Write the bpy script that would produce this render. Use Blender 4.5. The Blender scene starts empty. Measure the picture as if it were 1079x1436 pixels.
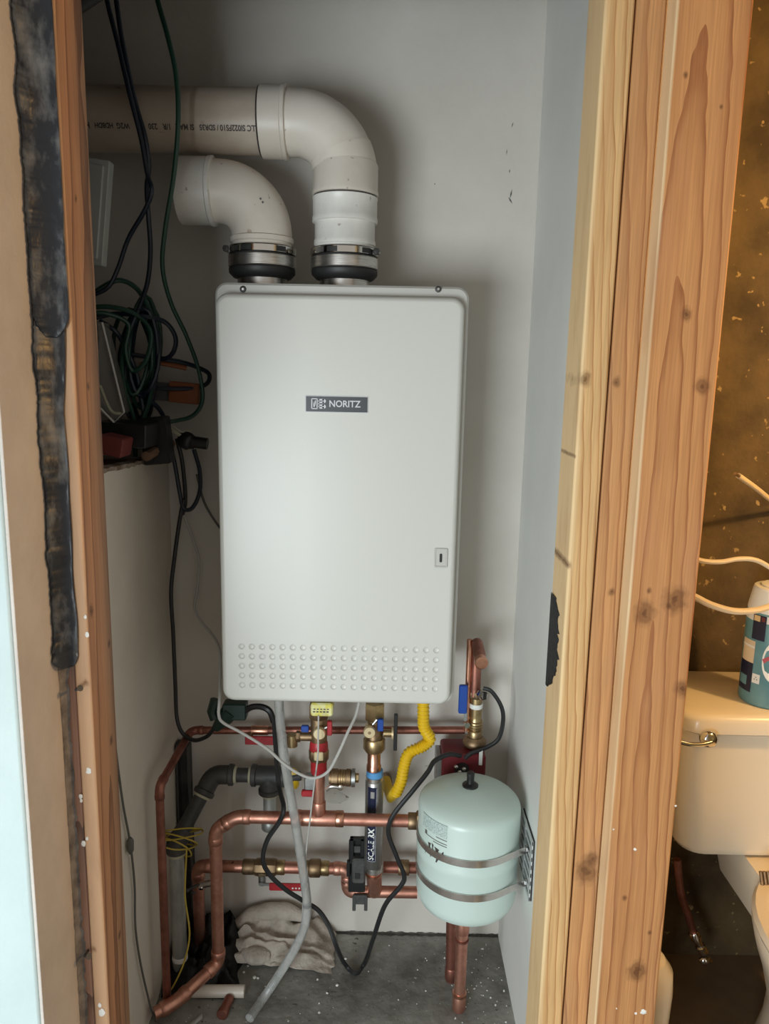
import bpy, bmesh, math, random
from mathutils import Vector, Matrix, noise as mnoise

random.seed(7)
SC = bpy.context.scene
COL = SC.collection
R_ = math.radians

# ------------------------------------------------------------------ camera
FPX = 1060.0
PITCH = math.atan(FPX / 5782.0)
ROLL = R_(1.14)
CAMZ = 1.385
F_ = Vector((0, math.cos(PITCH), -math.sin(PITCH)))
U0 = Vector((0, math.sin(PITCH), math.cos(PITCH)))
R0 = Vector((1, 0, 0))
RV = math.cos(ROLL) * R0 + math.sin(ROLL) * U0
UV = -math.sin(ROLL) * R0 + math.cos(ROLL) * U0
CAM = Vector((0, 0, CAMZ))
cd = bpy.data.cameras.new('camera')
cd.sensor_fit = 'HORIZONTAL'
cd.sensor_width = 36.0
cd.lens = FPX * 36.0 / 1079.0
cd.clip_start = 0.02
cam = bpy.data.objects.new('camera', cd)
COL.objects.link(cam)
M = Matrix((RV, UV, -F_)).transposed().to_4x4()
M.translation = CAM
cam.matrix_world = M
SC.camera = cam

# ------------------------------------------------------------------ world, light, exposure
w = bpy.data.worlds.new('world')
SC.world = w
w.use_nodes = True
bg = w.node_tree.nodes['Background']
bg.inputs[0].default_value = (1.0, 0.94, 0.86, 1)
bg.inputs[1].default_value = 0.42
al = bpy.data.lights.new('daylight_opening', 'AREA')
al.shape = 'RECTANGLE'
al.size = 1.0
al.size_y = 1.1
al.energy = 56
al.color = (0.86, 0.955, 1.0)
alo = bpy.data.objects.new('daylight_opening', al)
COL.objects.link(alo)
alo.location = (-1.0, -1.05, 0.66)
alo.rotation_euler = (Vector((0.0, 1.6, 0.05)) - alo.location).to_track_quat('-Z', 'Y').to_euler()
pl = bpy.data.lights.new('bathroom_bulb', 'POINT')
pl.energy = 34
pl.color = (1.0, 0.56, 0.20)
pl.shadow_soft_size = 0.03
plo = bpy.data.objects.new('bathroom_bulb', pl)
COL.objects.link(plo)
plo.location = (1.28, 0.93, 1.62)
SC.view_settings.view_transform = 'Standard'
SC.view_settings.look = 'None'
SC.view_settings.gamma = 1.0
SC.view_settings.use_curve_mapping = False
SC.view_settings.exposure = 0.0


# ------------------------------------------------------------------ measuring: photo pixel + distance -> place in the room
def ray(px, py):
    return F_ + RV * ((px - 539.5) / FPX) + UV * ((718 - py) / FPX)


def A(px, py, Y):
    v = ray(px, py)
    return CAM + v * (Y / v.y)


def AZ(px, py, z):
    v = ray(px, py)
    return CAM + v * ((z - CAMZ) / v.z)


# ------------------------------------------------------------------ materials
def _nt(name):
    m = bpy.data.materials.new(name)
    m.use_nodes = True
    nt = m.node_tree
    return m, nt, nt.nodes['Principled BSDF']


def mat(name, col, rough=0.5, metal=0.0, col2=None, scale=8.0, detail=5.0, lo=0.4, hi=0.65, stretch=(1, 1, 1),
        bump=0.0, bscale=60.0, spec=0.5, trans=0.0, alpha=1.0, coat=0.0, rvar=0.0, spk=None):
    m, nt, b = _nt(name)
    L = nt.links
    b.inputs['Base Color'].default_value = (*col, 1)
    b.inputs['Roughness'].default_value = rough
    b.inputs['Metallic'].default_value = metal
    b.inputs['Specular IOR Level'].default_value = spec
    b.inputs['Transmission Weight'].default_value = trans
    b.inputs['Alpha'].default_value = alpha
    b.inputs['Coat Weight'].default_value = coat
    tc = nt.nodes.new('ShaderNodeTexCoord')
    mp = nt.nodes.new('ShaderNodeMapping')
    mp.inputs['Scale'].default_value = stretch
    L.new(tc.outputs['Object'], mp.inputs[0])
    out = None
    if col2 is not None:
        n = nt.nodes.new('ShaderNodeTexNoise')
        n.inputs['Scale'].default_value = scale
        n.inputs['Detail'].default_value = detail
        n.inputs['Roughness'].default_value = 0.6
        L.new(mp.outputs[0], n.inputs['Vector'])
        r = nt.nodes.new('ShaderNodeValToRGB')
        r.color_ramp.elements[0].position = lo
        r.color_ramp.elements[0].color = (*col, 1)
        r.color_ramp.elements[1].position = hi
        r.color_ramp.elements[1].color = (*col2, 1)
        L.new(n.outputs[0], r.inputs[0])
        out = r.outputs[0]
        if rvar:
            mr = nt.nodes.new('ShaderNodeMapRange')
            mr.inputs[1].default_value = lo
            mr.inputs[2].default_value = hi
            mr.inputs[3].default_value = rough
            mr.inputs[4].default_value = rough + rvar
            L.new(n.outputs[0], mr.inputs[0])
            L.new(mr.outputs[0], b.inputs['Roughness'])
    if spk is not None:
        for (sc_, thr, c_) in spk:
            v = nt.nodes.new('ShaderNodeTexNoise')
            v.inputs['Scale'].default_value = sc_
            v.inputs['Detail'].default_value = 2.0
            L.new(mp.outputs[0], v.inputs['Vector'])
            mr = nt.nodes.new('ShaderNodeMapRange')
            mr.inputs[1].default_value = thr
            mr.inputs[2].default_value = thr + 0.05
            L.new(v.outputs[0], mr.inputs[0])
            mx = nt.nodes.new('ShaderNodeMixRGB')
            if out is None:
                mx.inputs[1].default_value = (*col, 1)
            else:
                L.new(out, mx.inputs[1])
            mx.inputs[2].default_value = (*c_, 1)
            L.new(mr.outputs[0], mx.inputs[0])
            out = mx.outputs[0]
    if out is not None:
        L.new(out, b.inputs['Base Color'])
    if bump:
        n2 = nt.nodes.new('ShaderNodeTexNoise')
        n2.inputs['Scale'].default_value = bscale
        n2.inputs['Detail'].default_value = 4.0
        L.new(mp.outputs[0], n2.inputs['Vector'])
        bp = nt.nodes.new('ShaderNodeBump')
        bp.inputs['Strength'].default_value = bump
        bp.inputs['Distance'].default_value = 0.004
        L.new(n2.outputs[0], bp.inputs['Height'])
        L.new(bp.outputs[0], b.inputs['Normal'])
    return m


def wood(name, light, dark, ring_scale=14.0, tilt=(0.06, 0.03), off=(0, 0, 0), knots=(), rough=0.62, axis='y', dirt=None, ring_amt=1.0, edge_tone=None):
    """lumber running along z: growth rings round a slightly tilted pith, fine fibres, knots at (u, z, radius)"""
    m, nt, b = _nt(name)
    L = nt.links
    N = nt.nodes
    b.inputs['Roughness'].default_value = rough
    b.inputs['Specular IOR Level'].default_value = 0.3
    tc = N.new('ShaderNodeTexCoord')
    mp = N.new('ShaderNodeMapping')
    mp.inputs['Location'].default_value = off
    mp.inputs['Rotation'].default_value = (tilt[0], tilt[1], 0)
    L.new(tc.outputs['Object'], mp.inputs[0])
    # warp
    ns = N.new('ShaderNodeTexNoise')
    ns.inputs['Scale'].default_value = 1.0
    ns.inputs['Detail'].default_value = 3
    st = N.new('ShaderNodeMapping')
    st.inputs['Scale'].default_value = (14, 14, 2.2)
    L.new(tc.outputs['Object'], st.inputs[0])
    L.new(st.outputs[0], ns.inputs['Vector'])
    sub = N.new('ShaderNodeVectorMath')
    sub.operation = 'SUBTRACT'
    sub.inputs[1].default_value = (0.5, 0.5, 0.5)
    L.new(ns.outputs['Color'], sub.inputs[0])
    scl = N.new('ShaderNodeVectorMath')
    scl.operation = 'SCALE'
    scl.inputs['Scale'].default_value = 0.030
    L.new(sub.outputs[0], scl.inputs[0])
    add = N.new('ShaderNodeVectorMath')
    L.new(mp.outputs[0], add.inputs[0])
    L.new(scl.outputs[0], add.inputs[1])
    wv = N.new('ShaderNodeTexWave')
    wv.wave_type = 'RINGS'
    wv.rings_direction = 'Z'
    wv.wave_profile = 'SAW'
    wv.inputs['Scale'].default_value = ring_scale
    wv.inputs['Distortion'].default_value = 1.2
    wv.inputs['Detail'].default_value = 2.0
    wv.inputs['Detail Scale'].default_value = 0.6
    L.new(add.outputs[0], wv.inputs['Vector'])
    rp = N.new('ShaderNodeValToRGB')
    e = rp.color_ramp.elements
    e[0].position = 0.0
    e[0].color = (*light, 1)
    e[1].position = 0.95
    e[1].color = (*[light[i] + (dark[i] - light[i]) * ring_amt for i in range(3)], 1)
    for ps, mixv in ((0.50, 0.12), (0.78, 0.38)):
        k = e.new(ps)
        k.color = (*[light[i] * (1 - mixv) + dark[i] * mixv for i in range(3)], 1)
    L.new(wv.outputs[0], rp.inputs[0])
    # fibres
    fm = N.new('ShaderNodeMapping')
    fm.inputs['Scale'].default_value = (420, 420, 9)
    L.new(tc.outputs['Object'], fm.inputs[0])
    fn = N.new('ShaderNodeTexNoise')
    fn.inputs['Scale'].default_value = 1.0
    fn.inputs['Detail'].default_value = 3
    L.new(fm.outputs[0], fn.inputs['Vector'])
    fr = N.new('ShaderNodeMapRange')
    fr.inputs[1].default_value = 0.3
    fr.inputs[2].default_value = 0.7
    fr.inputs[3].default_value = 0.82
    fr.inputs[4].default_value = 1.08
    L.new(fn.outputs[0], fr.inputs[0])
    mu = N.new('ShaderNodeVectorMath')
    mu.operation = 'SCALE'
    L.new(rp.outputs[0], mu.inputs[0])
    L.new(fr.outputs[0], mu.inputs['Scale'])
    out = mu.outputs[0]
    # long streaks
    sm_ = N.new('ShaderNodeMapping')
    sm_.inputs['Scale'].default_value = (95, 95, 2.2)
    L.new(tc.outputs['Object'], sm_.inputs[0])
    sn_ = N.new('ShaderNodeTexNoise')
    sn_.inputs['Scale'].default_value = 1.0
    sn_.inputs['Detail'].default_value = 4
    L.new(sm_.outputs[0], sn_.inputs['Vector'])
    sr_ = N.new('ShaderNodeMapRange')
    sr_.inputs[1].default_value = 0.50
    sr_.inputs[2].default_value = 0.70
    sr_.inputs[4].default_value = 0.6
    L.new(sn_.outputs[0], sr_.inputs[0])
    sx_ = N.new('ShaderNodeMixRGB')
    sx_.inputs[2].default_value = (*[light[i] * 0.35 + dark[i] * 0.65 for i in range(3)], 1)
    L.new(out, sx_.inputs[1])
    L.new(sr_.outputs[0], sx_.inputs[0])
    out = sx_.outputs[0]
    # paler tone toward one edge or face
    for (x0, x1, sc_, ax_) in (edge_tone or ()):
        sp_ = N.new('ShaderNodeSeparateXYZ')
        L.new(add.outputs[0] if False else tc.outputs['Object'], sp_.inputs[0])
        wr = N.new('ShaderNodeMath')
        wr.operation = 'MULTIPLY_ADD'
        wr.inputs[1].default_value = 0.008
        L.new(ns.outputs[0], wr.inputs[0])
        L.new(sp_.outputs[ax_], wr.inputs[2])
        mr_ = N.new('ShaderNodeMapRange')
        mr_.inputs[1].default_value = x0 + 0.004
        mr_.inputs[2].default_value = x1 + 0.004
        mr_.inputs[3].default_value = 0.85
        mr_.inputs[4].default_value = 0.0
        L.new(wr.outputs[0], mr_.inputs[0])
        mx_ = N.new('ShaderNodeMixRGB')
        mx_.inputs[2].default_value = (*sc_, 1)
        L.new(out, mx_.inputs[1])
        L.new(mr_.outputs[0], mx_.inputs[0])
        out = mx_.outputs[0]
    # broad tone changes and dirt
    bn = N.new('ShaderNodeTexNoise')
    bn.inputs['Scale'].default_value = 1.0
    bn.inputs['Detail'].default_value = 5
    bm_ = N.new('ShaderNodeMapping')
    bm_.inputs['Scale'].default_value = (24, 24, 5)
    L.new(tc.outputs['Object'], bm_.inputs[0])
    L.new(bm_.outputs[0], bn.inputs['Vector'])
    br = N.new('ShaderNodeMapRange')
    br.inputs[1].default_value = 0.52
    br.inputs[2].default_value = 0.75
    br.inputs[4].default_value = 0.45
    L.new(bn.outputs[0], br.inputs[0])
    mx = N.new('ShaderNodeMixRGB')
    mx.inputs[2].default_value = (*(dirt or dark), 1)
    L.new(out, mx.inputs[1])
    L.new(br.outputs[0], mx.inputs[0])
    out = mx.outputs[0]
    for (u, z, r) in knots:
        s1 = N.new('ShaderNodeVectorMath')
        s1.operation = 'SUBTRACT'
        s1.inputs[1].default_value = (u, 0, z) if axis == 'y' else (0, u, z)
        kw = N.new('ShaderNodeTexNoise')
        kw.inputs['Scale'].default_value = 70.0
        kw.inputs['Detail'].default_value = 3.0
        L.new(tc.outputs['Object'], kw.inputs['Vector'])
        kv = N.new('ShaderNodeVectorMath')
        kv.operation = 'MULTIPLY_ADD'
        kv.inputs[1].default_value = (r * 1.1,) * 3
        L.new(kw.outputs['Color'], kv.inputs[0])
        L.new(tc.outputs['Object'], kv.inputs[2])
        s1.inputs[1].default_value = tuple(c_ + r * 0.55 for c_ in s1.inputs[1].default_value)
        L.new(kv.outputs[0], s1.inputs[0])
        s2 = N.new('ShaderNodeVectorMath')
        s2.operation = 'MULTIPLY'
        s2.inputs[1].default_value = (1, 0, 0.75) if axis == 'y' else (0, 1, 0.75)
        L.new(s1.outputs[0], s2.inputs[0])
        ln = N.new('ShaderNodeVectorMath')
        ln.operation = 'LENGTH'
        L.new(s2.outputs[0], ln.inputs[0])
        sn = N.new('ShaderNodeMath')
        sn.operation = 'SINE'
        ml = N.new('ShaderNodeMath')
        ml.operation = 'MULTIPLY'
        ml.inputs[1].default_value = 15.0 / r
        L.new(ln.outputs['Value'], ml.inputs[0])
        L.new(ml.outputs[0], sn.inputs[0])
        mr = N.new('ShaderNodeMapRange')
        mr.inputs[1].default_value = r
        mr.inputs[2].default_value = r * 0.25
        mr.inputs[3].default_value = 0.0
        mr.inputs[4].default_value = 1.0
        L.new(ln.outputs['Value'], mr.inputs[0])
        m3 = N.new('ShaderNodeMath')
        m3.operation = 'MULTIPLY_ADD'
        m3.inputs[1].default_value = 0.12
        m3.inputs[2].default_value = 0.80
        L.new(sn.outputs[0], m3.inputs[0])
        m4 = N.new('ShaderNodeMath')
        m4.operation = 'MULTIPLY'
        L.new(mr.outputs[0], m4.inputs[0])
        L.new(m3.outputs[0], m4.inputs[1])
        mk = N.new('ShaderNodeMixRGB')
        mk.inputs[2].default_value = (*[c * 0.38 for c in dark], 1)
        L.new(out, mk.inputs[1])
        L.new(m4.outputs[0], mk.inputs[0])
        out = mk.outputs[0]
    L.new(out, b.inputs['Base Color'])
    bp = N.new('ShaderNodeBump')
    bp.inputs['Strength'].default_value = 0.25
    bp.inputs['Distance'].default_value = 0.001
    L.new(fn.outputs[0], bp.inputs['Height'])
    L.new(bp.outputs[0], b.inputs['Normal'])
    return m


MT = {}
MT['wall'] = mat('wall_paint', (0.67, 0.63, 0.57), 0.75, col2=(0.61, 0.57, 0.51), scale=3.0, bump=0.12, bscale=90)
MT['wall_r'] = mat('wall_paint_right', (0.80, 0.80, 0.76), 0.7, col2=(0.75, 0.75, 0.71), scale=3.0, bump=0.12, bscale=90)
MT['wall_l'] = mat('wall_paint_left', (0.74, 0.67, 0.58), 0.8, col2=(0.68, 0.61, 0.52), scale=4.0, bump=0.2, bscale=70)
MT['plaster'] = mat('plaster', (0.60, 0.545, 0.49), 0.85, col2=(0.52, 0.47, 0.42), scale=6.0, bump=0.3, bscale=120)
MT['plaster_front'] = mat('painted_plaster', (0.52, 0.61, 0.60), 0.7, col2=(0.47, 0.56, 0.55), scale=5.0, bump=0.2, bscale=90)
MT['bath_wall'] = mat('brown_plaster', (0.042, 0.026, 0.010), 0.85, col2=(0.14, 0.092, 0.038), scale=6.0, detail=9, lo=0.36, hi=0.74,
                      bump=0.5, bscale=70, spk=[(55, 0.68, (0.30, 0.21, 0.09))])
MT['concrete'] = mat('concrete', (0.12, 0.112, 0.095), 0.8, col2=(0.38, 0.375, 0.34), scale=6.0, detail=10, lo=0.34, hi=0.70, bump=0.6, bscale=60,
                     spk=[(120, 0.71, (0.50, 0.49, 0.45)), (80, 0.68, (0.10, 0.09, 0.075))])
MT['bath_floor'] = mat('tan_floor', (0.16, 0.11, 0.06), 0.6, col2=(0.12, 0.08, 0.045), scale=6)
MT['heater'] = mat('heater_enamel', (0.64, 0.64, 0.59), 0.32, bump=0.05, bscale=500)
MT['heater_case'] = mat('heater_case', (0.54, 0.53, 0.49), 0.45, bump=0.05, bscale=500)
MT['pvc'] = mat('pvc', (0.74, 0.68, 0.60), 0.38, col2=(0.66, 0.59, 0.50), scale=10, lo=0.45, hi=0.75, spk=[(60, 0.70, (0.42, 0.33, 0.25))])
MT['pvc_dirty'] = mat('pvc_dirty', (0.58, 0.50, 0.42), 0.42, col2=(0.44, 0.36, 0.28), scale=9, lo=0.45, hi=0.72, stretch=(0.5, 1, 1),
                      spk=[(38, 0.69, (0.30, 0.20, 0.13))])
MT['pvc_white'] = mat('pvc_white', (0.78, 0.76, 0.71), 0.35, col2=(0.68, 0.66, 0.61), scale=14, spk=[(70, 0.70, (0.45, 0.40, 0.34))])
MT['ink'] = mat('print_ink', (0.06, 0.05, 0.045), 0.6)
MT['copper'] = mat('copper', (0.74, 0.38, 0.28), 0.36, 0.92, col2=(0.42, 0.18, 0.13), scale=22, lo=0.38, hi=0.72, rvar=0.2,
                   spk=[(60, 0.72, (0.16, 0.07, 0.05))])
MT['copper_dark'] = mat('copper_tarnished', (0.42, 0.175, 0.13), 0.42, 0.9, col2=(0.20, 0.085, 0.06), scale=20, lo=0.38, hi=0.7, rvar=0.15)
MT['copper_hi'] = mat('copper_clean', (0.80, 0.43, 0.30), 0.3, 1.0, col2=(0.55, 0.26, 0.17), scale=30)
MT['brass'] = mat('brass', (0.56, 0.42, 0.22), 0.36, 1.0, col2=(0.32, 0.22, 0.12), scale=30, rvar=0.15)
MT['brass_old'] = mat('brass_old', (0.38, 0.26, 0.15), 0.5, 0.9, col2=(0.18, 0.12, 0.07), scale=26)
MT['brass_hi'] = mat('brass_polished', (0.84, 0.69, 0.42), 0.34, 0.55)
MT['strap'] = mat('strap_steel', (0.74, 0.70, 0.66), 0.27, 0.92, col2=(0.60, 0.56, 0.53), scale=30)
MT['zinc_light'] = mat('zinc_plated', (0.62, 0.64, 0.63), 0.45, 0.35)
MT['steel'] = mat('stainless', (0.70, 0.68, 0.64), 0.33, 1.0, col2=(0.5, 0.49, 0.47), scale=30, stretch=(1, 1, 12))
MT['steel_hi'] = mat('stainless_polished', (0.72, 0.70, 0.66), 0.12, 1.0)
MT['zinc'] = mat('zinc', (0.45, 0.46, 0.45), 0.42, 1.0, col2=(0.30, 0.31, 0.31), scale=24)
MT['galv'] = mat('galvanised', (0.52, 0.54, 0.52), 0.45, 0.7, col2=(0.34, 0.36, 0.35), scale=26, stretch=(1, 1, 0.4))
MT['iron'] = mat('black_iron', (0.060, 0.062, 0.060), 0.55, 0.3, col2=(0.105, 0.10, 0.095), scale=20, bump=0.3, bscale=120)
MT['dope'] = mat('thread_sealant', (0.52, 0.50, 0.36), 0.7)
MT['rubber'] = mat('black_rubber', (0.018, 0.018, 0.018), 0.5)
MT['cord'] = mat('black_cord', (0.016, 0.017, 0.018), 0.42)
MT['cord_green'] = mat('green_cord', (0.010, 0.050, 0.032), 0.42)
MT['cord_blue'] = mat('dark_blue_cord', (0.010, 0.016, 0.030), 0.4)
MT['cord_grey'] = mat('grey_cord', (0.46, 0.45, 0.42), 0.5)
MT['cord_dark'] = mat('dark_grey_cord', (0.12, 0.115, 0.105), 0.55)
MT['cord_cream'] = mat('cream_cable', (0.70, 0.58, 0.40), 0.5)
MT['green'] = mat('dark_green_plastic', (0.008, 0.030, 0.022), 0.4)
MT['black'] = mat('black_plastic', (0.012, 0.012, 0.013), 0.38)
MT['red'] = mat('red_vinyl', (0.42, 0.022, 0.030), 0.4, col2=(0.30, 0.015, 0.02), scale=40)
MT['red_dark'] = mat('dark_red_paint', (0.16, 0.016, 0.022), 0.42)
MT['blue'] = mat('blue_vinyl', (0.012, 0.065, 0.33), 0.4)
MT['lblue'] = mat('blue_band', (0.10, 0.32, 0.62), 0.45)
MT['navy'] = mat('navy_label', (0.010, 0.016, 0.045), 0.35)
MT['yellow'] = mat('yellow_coating', (0.78, 0.50, 0.012), 0.38)
MT['yellow_tag'] = mat('yellow_tag', (0.74, 0.66, 0.10), 0.6, col2=(0.80, 0.78, 0.45), scale=70)
MT['yellow_wire'] = mat('yellow_wire', (0.56, 0.42, 0.06), 0.5)
MT['white'] = mat('white_plastic', (0.80, 0.80, 0.76), 0.45)
MT['tank'] = mat('tank_enamel', (0.60, 0.725, 0.67), 0.32, bump=0.03, bscale=200)
MT['tank_label'] = mat('tank_label_print', (0.36, 0.45, 0.42), 0.5, col2=(0.58, 0.69, 0.65), scale=420, lo=0.46, hi=0.54)
MT['filter'] = mat('filter_steel', (0.42, 0.42, 0.40), 0.38, 0.9, col2=(0.33, 0.33, 0.32), scale=18, stretch=(1, 1, 0.2))
MT['clear'] = mat('clear_vinyl', (0.84, 0.86, 0.84), 0.25, trans=0.72, col2=(0.70, 0.72, 0.70), scale=20, spec=0.4)
MT['clear_pack'] = mat('clear_package', (0.75, 0.76, 0.72), 0.12, trans=0.9, alpha=0.5)
MT['rag'] = mat('rag', (0.56, 0.50, 0.43), 0.95, col2=(0.26, 0.22, 0.18), scale=16, detail=8, lo=0.44, hi=0.7, bump=0.7, bscale=160)
MT['bag'] = mat('black_bag', (0.006, 0.006, 0.007), 0.35, spec=0.3, bump=0.6, bscale=60)
MT['membrane'] = mat('bitumen', (0.016, 0.020, 0.028), 0.36, col2=(0.30, 0.32, 0.33), scale=24, detail=14, lo=0.47, hi=0.80, stretch=(1, 1, 0.45), bump=0.7, bscale=40, rvar=0.35,
                     spk=[(60, 0.72, (0.42, 0.44, 0.43))])
MT['bounce_dark'] = mat('dark_unseen', (0.16, 0.10, 0.065), 0.9, col2=(0.10, 0.065, 0.045), scale=8)  # dark tone chosen so unseen surfaces return less bounce light
MT['caulk'] = mat('old_caulk', (0.30, 0.28, 0.26), 0.9, col2=(0.12, 0.11, 0.105), scale=26, detail=8, bump=0.7)
MT['grime'] = mat('grime', (0.05, 0.045, 0.038), 0.9, col2=(0.12, 0.11, 0.09), scale=40)
MT['ledge'] = mat('ledge_dirt', (0.12, 0.07, 0.045), 0.9, col2=(0.22, 0.12, 0.075), scale=14, bump=0.5)
MT['gypsum'] = mat('broken_gypsum', (0.42, 0.34, 0.27), 0.95, col2=(0.20, 0.13, 0.09), scale=40, bump=0.8)
MT['orange'] = mat('orange_plastic', (0.26, 0.075, 0.02), 0.5)
MT['redcard'] = mat('red_card', (0.16, 0.03, 0.025), 0.7)
MT['greybox'] = mat('grey_painted_metal', (0.40, 0.42, 0.40), 0.55, col2=(0.34, 0.36, 0.34), scale=9)
MT['porcelain'] = mat('porcelain', (0.80, 0.71, 0.56), 0.22, coat=0.3)
MT['chrome'] = mat('chrome', (0.75, 0.73, 0.70), 0.08, 1.0)
MT['char'] = mat('black_tar', (0.008, 0.008, 0.009), 0.55, spec=0.25, bump=0.7, bscale=90)
MT['chip'] = mat('paint_chip', (0.80, 0.80, 0.76), 0.8)
MT['can'] = mat('canister_blue', (0.10, 0.25, 0.29), 0.35, col2=(0.16, 0.33, 0.37), scale=9)
MT['scuff'] = mat('wall_scuff', (0.12, 0.12, 0.11), 0.8)
MT['dirt_patch'] = mat('wall_patch', (0.60, 0.57, 0.50), 0.85, bump=0.6, bscale=90)
MT['plate'] = mat('nameplate', (0.045, 0.048, 0.055), 0.35)
MT['silver'] = mat('silver_ink', (0.62, 0.63, 0.66), 0.35)


# ------------------------------------------------------------------ mesh builder
def frame(d):
    d = d.normalized()
    a = Vector((0, 0, 1)) if abs(d.z) < 0.9 else Vector((1, 0, 0))
    u = d.cross(a).normalized()
    return u, d.cross(u).normalized()


class MB:
    def __init__(s):
        s.v = []
        s.f = []

    def add(s, vs, fs):
        o = len(s.v)
        s.v += [Vector(q) for q in vs]
        s.f += [tuple(i + o for i in q) for q in fs]
        return s

    def box(s, lo, hi, rot=None, piv=None):
        x0, y0, z0 = lo
        x1, y1, z1 = hi
        vs = [Vector(q) for q in ((x0, y0, z0), (x1, y0, z0), (x1, y1, z0), (x0, y1, z0), (x0, y0, z1), (x1, y0, z1), (x1, y1, z1), (x0, y1, z1))]
        if rot is not None:
            c = Vector(piv) if piv is not None else (Vector(lo) + Vector(hi)) / 2
            vs = [c + rot @ (q - c) for q in vs]
        return s.add(vs, [(0, 3, 2, 1), (4, 5, 6, 7), (0, 1, 5, 4), (1, 2, 6, 5), (2, 3, 7, 6), (3, 0, 4, 7)])

    def rbox(s, lo, hi, r=0.003, seg=3, rot=None):
        """box with rounded vertical-in-y outline (rounded rectangle in xz, bevelled rims)"""
        x0, y0, z0 = lo
        x1, y1, z1 = hi
        return s.plate(x0, x1, z0, z1, r, [(r * 0.5, y0), (0, y0 + r * 0.5), (0, y1 - r * 0.5), (r * 0.5, y1)], seg, rot)

    def plate(s, x0, x1, z0, z1, r, levels, seg=4, rot=None):
        rings = []
        for ins, y in levels:
            rr = max(r - ins, 0.0003)
            ring = []
            for cx, cz, a0 in ((x1 - ins - rr, z1 - ins - rr, 0), (x0 + ins + rr, z1 - ins - rr, 90), (x0 + ins + rr, z0 + ins + rr, 180), (x1 - ins - rr, z0 + ins + rr, 270)):
                for k in range(seg + 1):
                    a = R_(a0 + 90 * k / seg)
                    ring.append(Vector((cx + rr * math.cos(a), y, cz + rr * math.sin(a))))
            rings.append(ring)
        n = len(rings[0])
        vs = [q for r_ in rings for q in r_]
        if rot is not None:
            c = Vector(((x0 + x1) / 2, (levels[0][1] + levels[-1][1]) / 2, (z0 + z1) / 2))
            vs = [c + rot @ (q - c) for q in vs]
        fs = []
        for i in range(len(rings) - 1):
            for k in range(n):
                a, b_ = i * n + k, i * n + (k + 1) % n
                fs.append((a, b_, b_ + n, a + n))
        fs.append(tuple(range(n - 1, -1, -1)))
        fs.append(tuple((len(rings) - 1) * n + k for k in range(n)))
        return s.add(vs, fs)

    def tube(s, path, r, n=12, caps=True, radii=None):
        path = [Vector(q) for q in path]
        m = len(path)
        t0 = (path[1] - path[0]).normalized()
        u, v = frame(t0)
        vs = []
        pt = t0
        for i, q in enumerate(path):
            t = (path[min(i + 1, m - 1)] - path[max(i - 1, 0)])
            if t.length < 1e-9:
                t = pt
            t = t.normalized()
            rot = pt.rotation_difference(t)
            u = rot @ u
            u = (u - t * u.dot(t)).normalized()
            v = t.cross(u)
            pt = t
            rr = radii[i] if radii else r
            for k in range(n):
                a = 2 * math.pi * k / n
                vs.append(q + u * (rr * math.cos(a)) + v * (rr * math.sin(a)))
        fs = []
        for i in range(m - 1):
            for k in range(n):
                a, b_ = i * n + k, i * n + (k + 1) % n
                fs.append((a, b_, b_ + n, a + n))
        if caps:
            fs.append(tuple(range(n - 1, -1, -1)))
            fs.append(tuple((m - 1) * n + k for k in range(n)))
        return s.add(vs, fs)

    def cyl(s, p0, p1, r, r1=None, n=20):
        return s.lathe(p0, Vector(p1) - Vector(p0), [(r, 0), (r if r1 is None else r1, (Vector(p1) - Vector(p0)).length)], n)

    def lathe(s, o, axis, prof, n=28, cap0=True, cap1=True):
        o = Vector(o)
        d = Vector(axis).normalized()
        u, v = frame(d)
        vs = []
        for (r, h) in prof:
            for k in range(n):
                a = 2 * math.pi * k / n
                vs.append(o + d * h + u * (r * math.cos(a)) + v * (r * math.sin(a)))
        fs = []
        for i in range(len(prof) - 1):
            for k in range(n):
                a, b_ = i * n + k, i * n + (k + 1) % n
                fs.append((a, b_, b_ + n, a + n))
        if cap0:
            fs.append(tuple(range(n - 1, -1, -1)))
        if cap1:
            fs.append(tuple((len(prof) - 1) * n + k for k in range(n)))
        return s.add(vs, fs)

    def hexn(s, o, axis, r, h, n=6):
        c = h * 0.12
        return s.lathe(o, axis, [(r * 0.9, 0), (r, c), (r, h - c), (r * 0.9, h)], n)

    def blob(s, c, rad, n=14, m=9, jitter=0.0, seed=0):
        c = Vector(c)
        vs = []
        for i in range(m + 1):
            t = math.pi * i / m
            for k in range(n):
                a = 2 * math.pi * k / n
                d = Vector((math.sin(t) * math.cos(a), math.sin(t) * math.sin(a), -math.cos(t)))
                q = 1 + jitter * mnoise.noise(d * 2.1 + Vector((seed, seed * 2.3, 0)))
                vs.append(c + Vector((d.x * rad[0], d.y * rad[1], d.z * rad[2])) * q)
        fs = []
        for i in range(m):
            for k in range(n):
                a, b_ = i * n + k, i * n + (k + 1) % n
                fs.append((a, b_, b_ + n, a + n))
        return s.add(vs, fs)

    def prism(s, pts2, y0, y1):
        n = len(pts2)
        vs = [(p[0], y0, p[1]) for p in pts2] + [(p[0], y1, p[1]) for p in pts2]
        fs = [(k, (k + 1) % n, n + (k + 1) % n, n + k) for k in range(n)]
        fs += [tuple(range(n - 1, -1, -1)), tuple(range(n, 2 * n))]
        return s.add(vs, fs)

    def grid(s, rows, closed=False):
        """rows: list of equal-length lists of points"""
        n = len(rows[0])
        vs = [q for r in rows for q in r]
        fs = []
        for i in range(len(rows) - 1):
            for k in range(n if closed else n - 1):
                a, b_ = i * n + k, i * n + (k + 1) % n
                fs.append((a, b_, b_ + n, a + n))
        return s.add(vs, fs)

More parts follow.
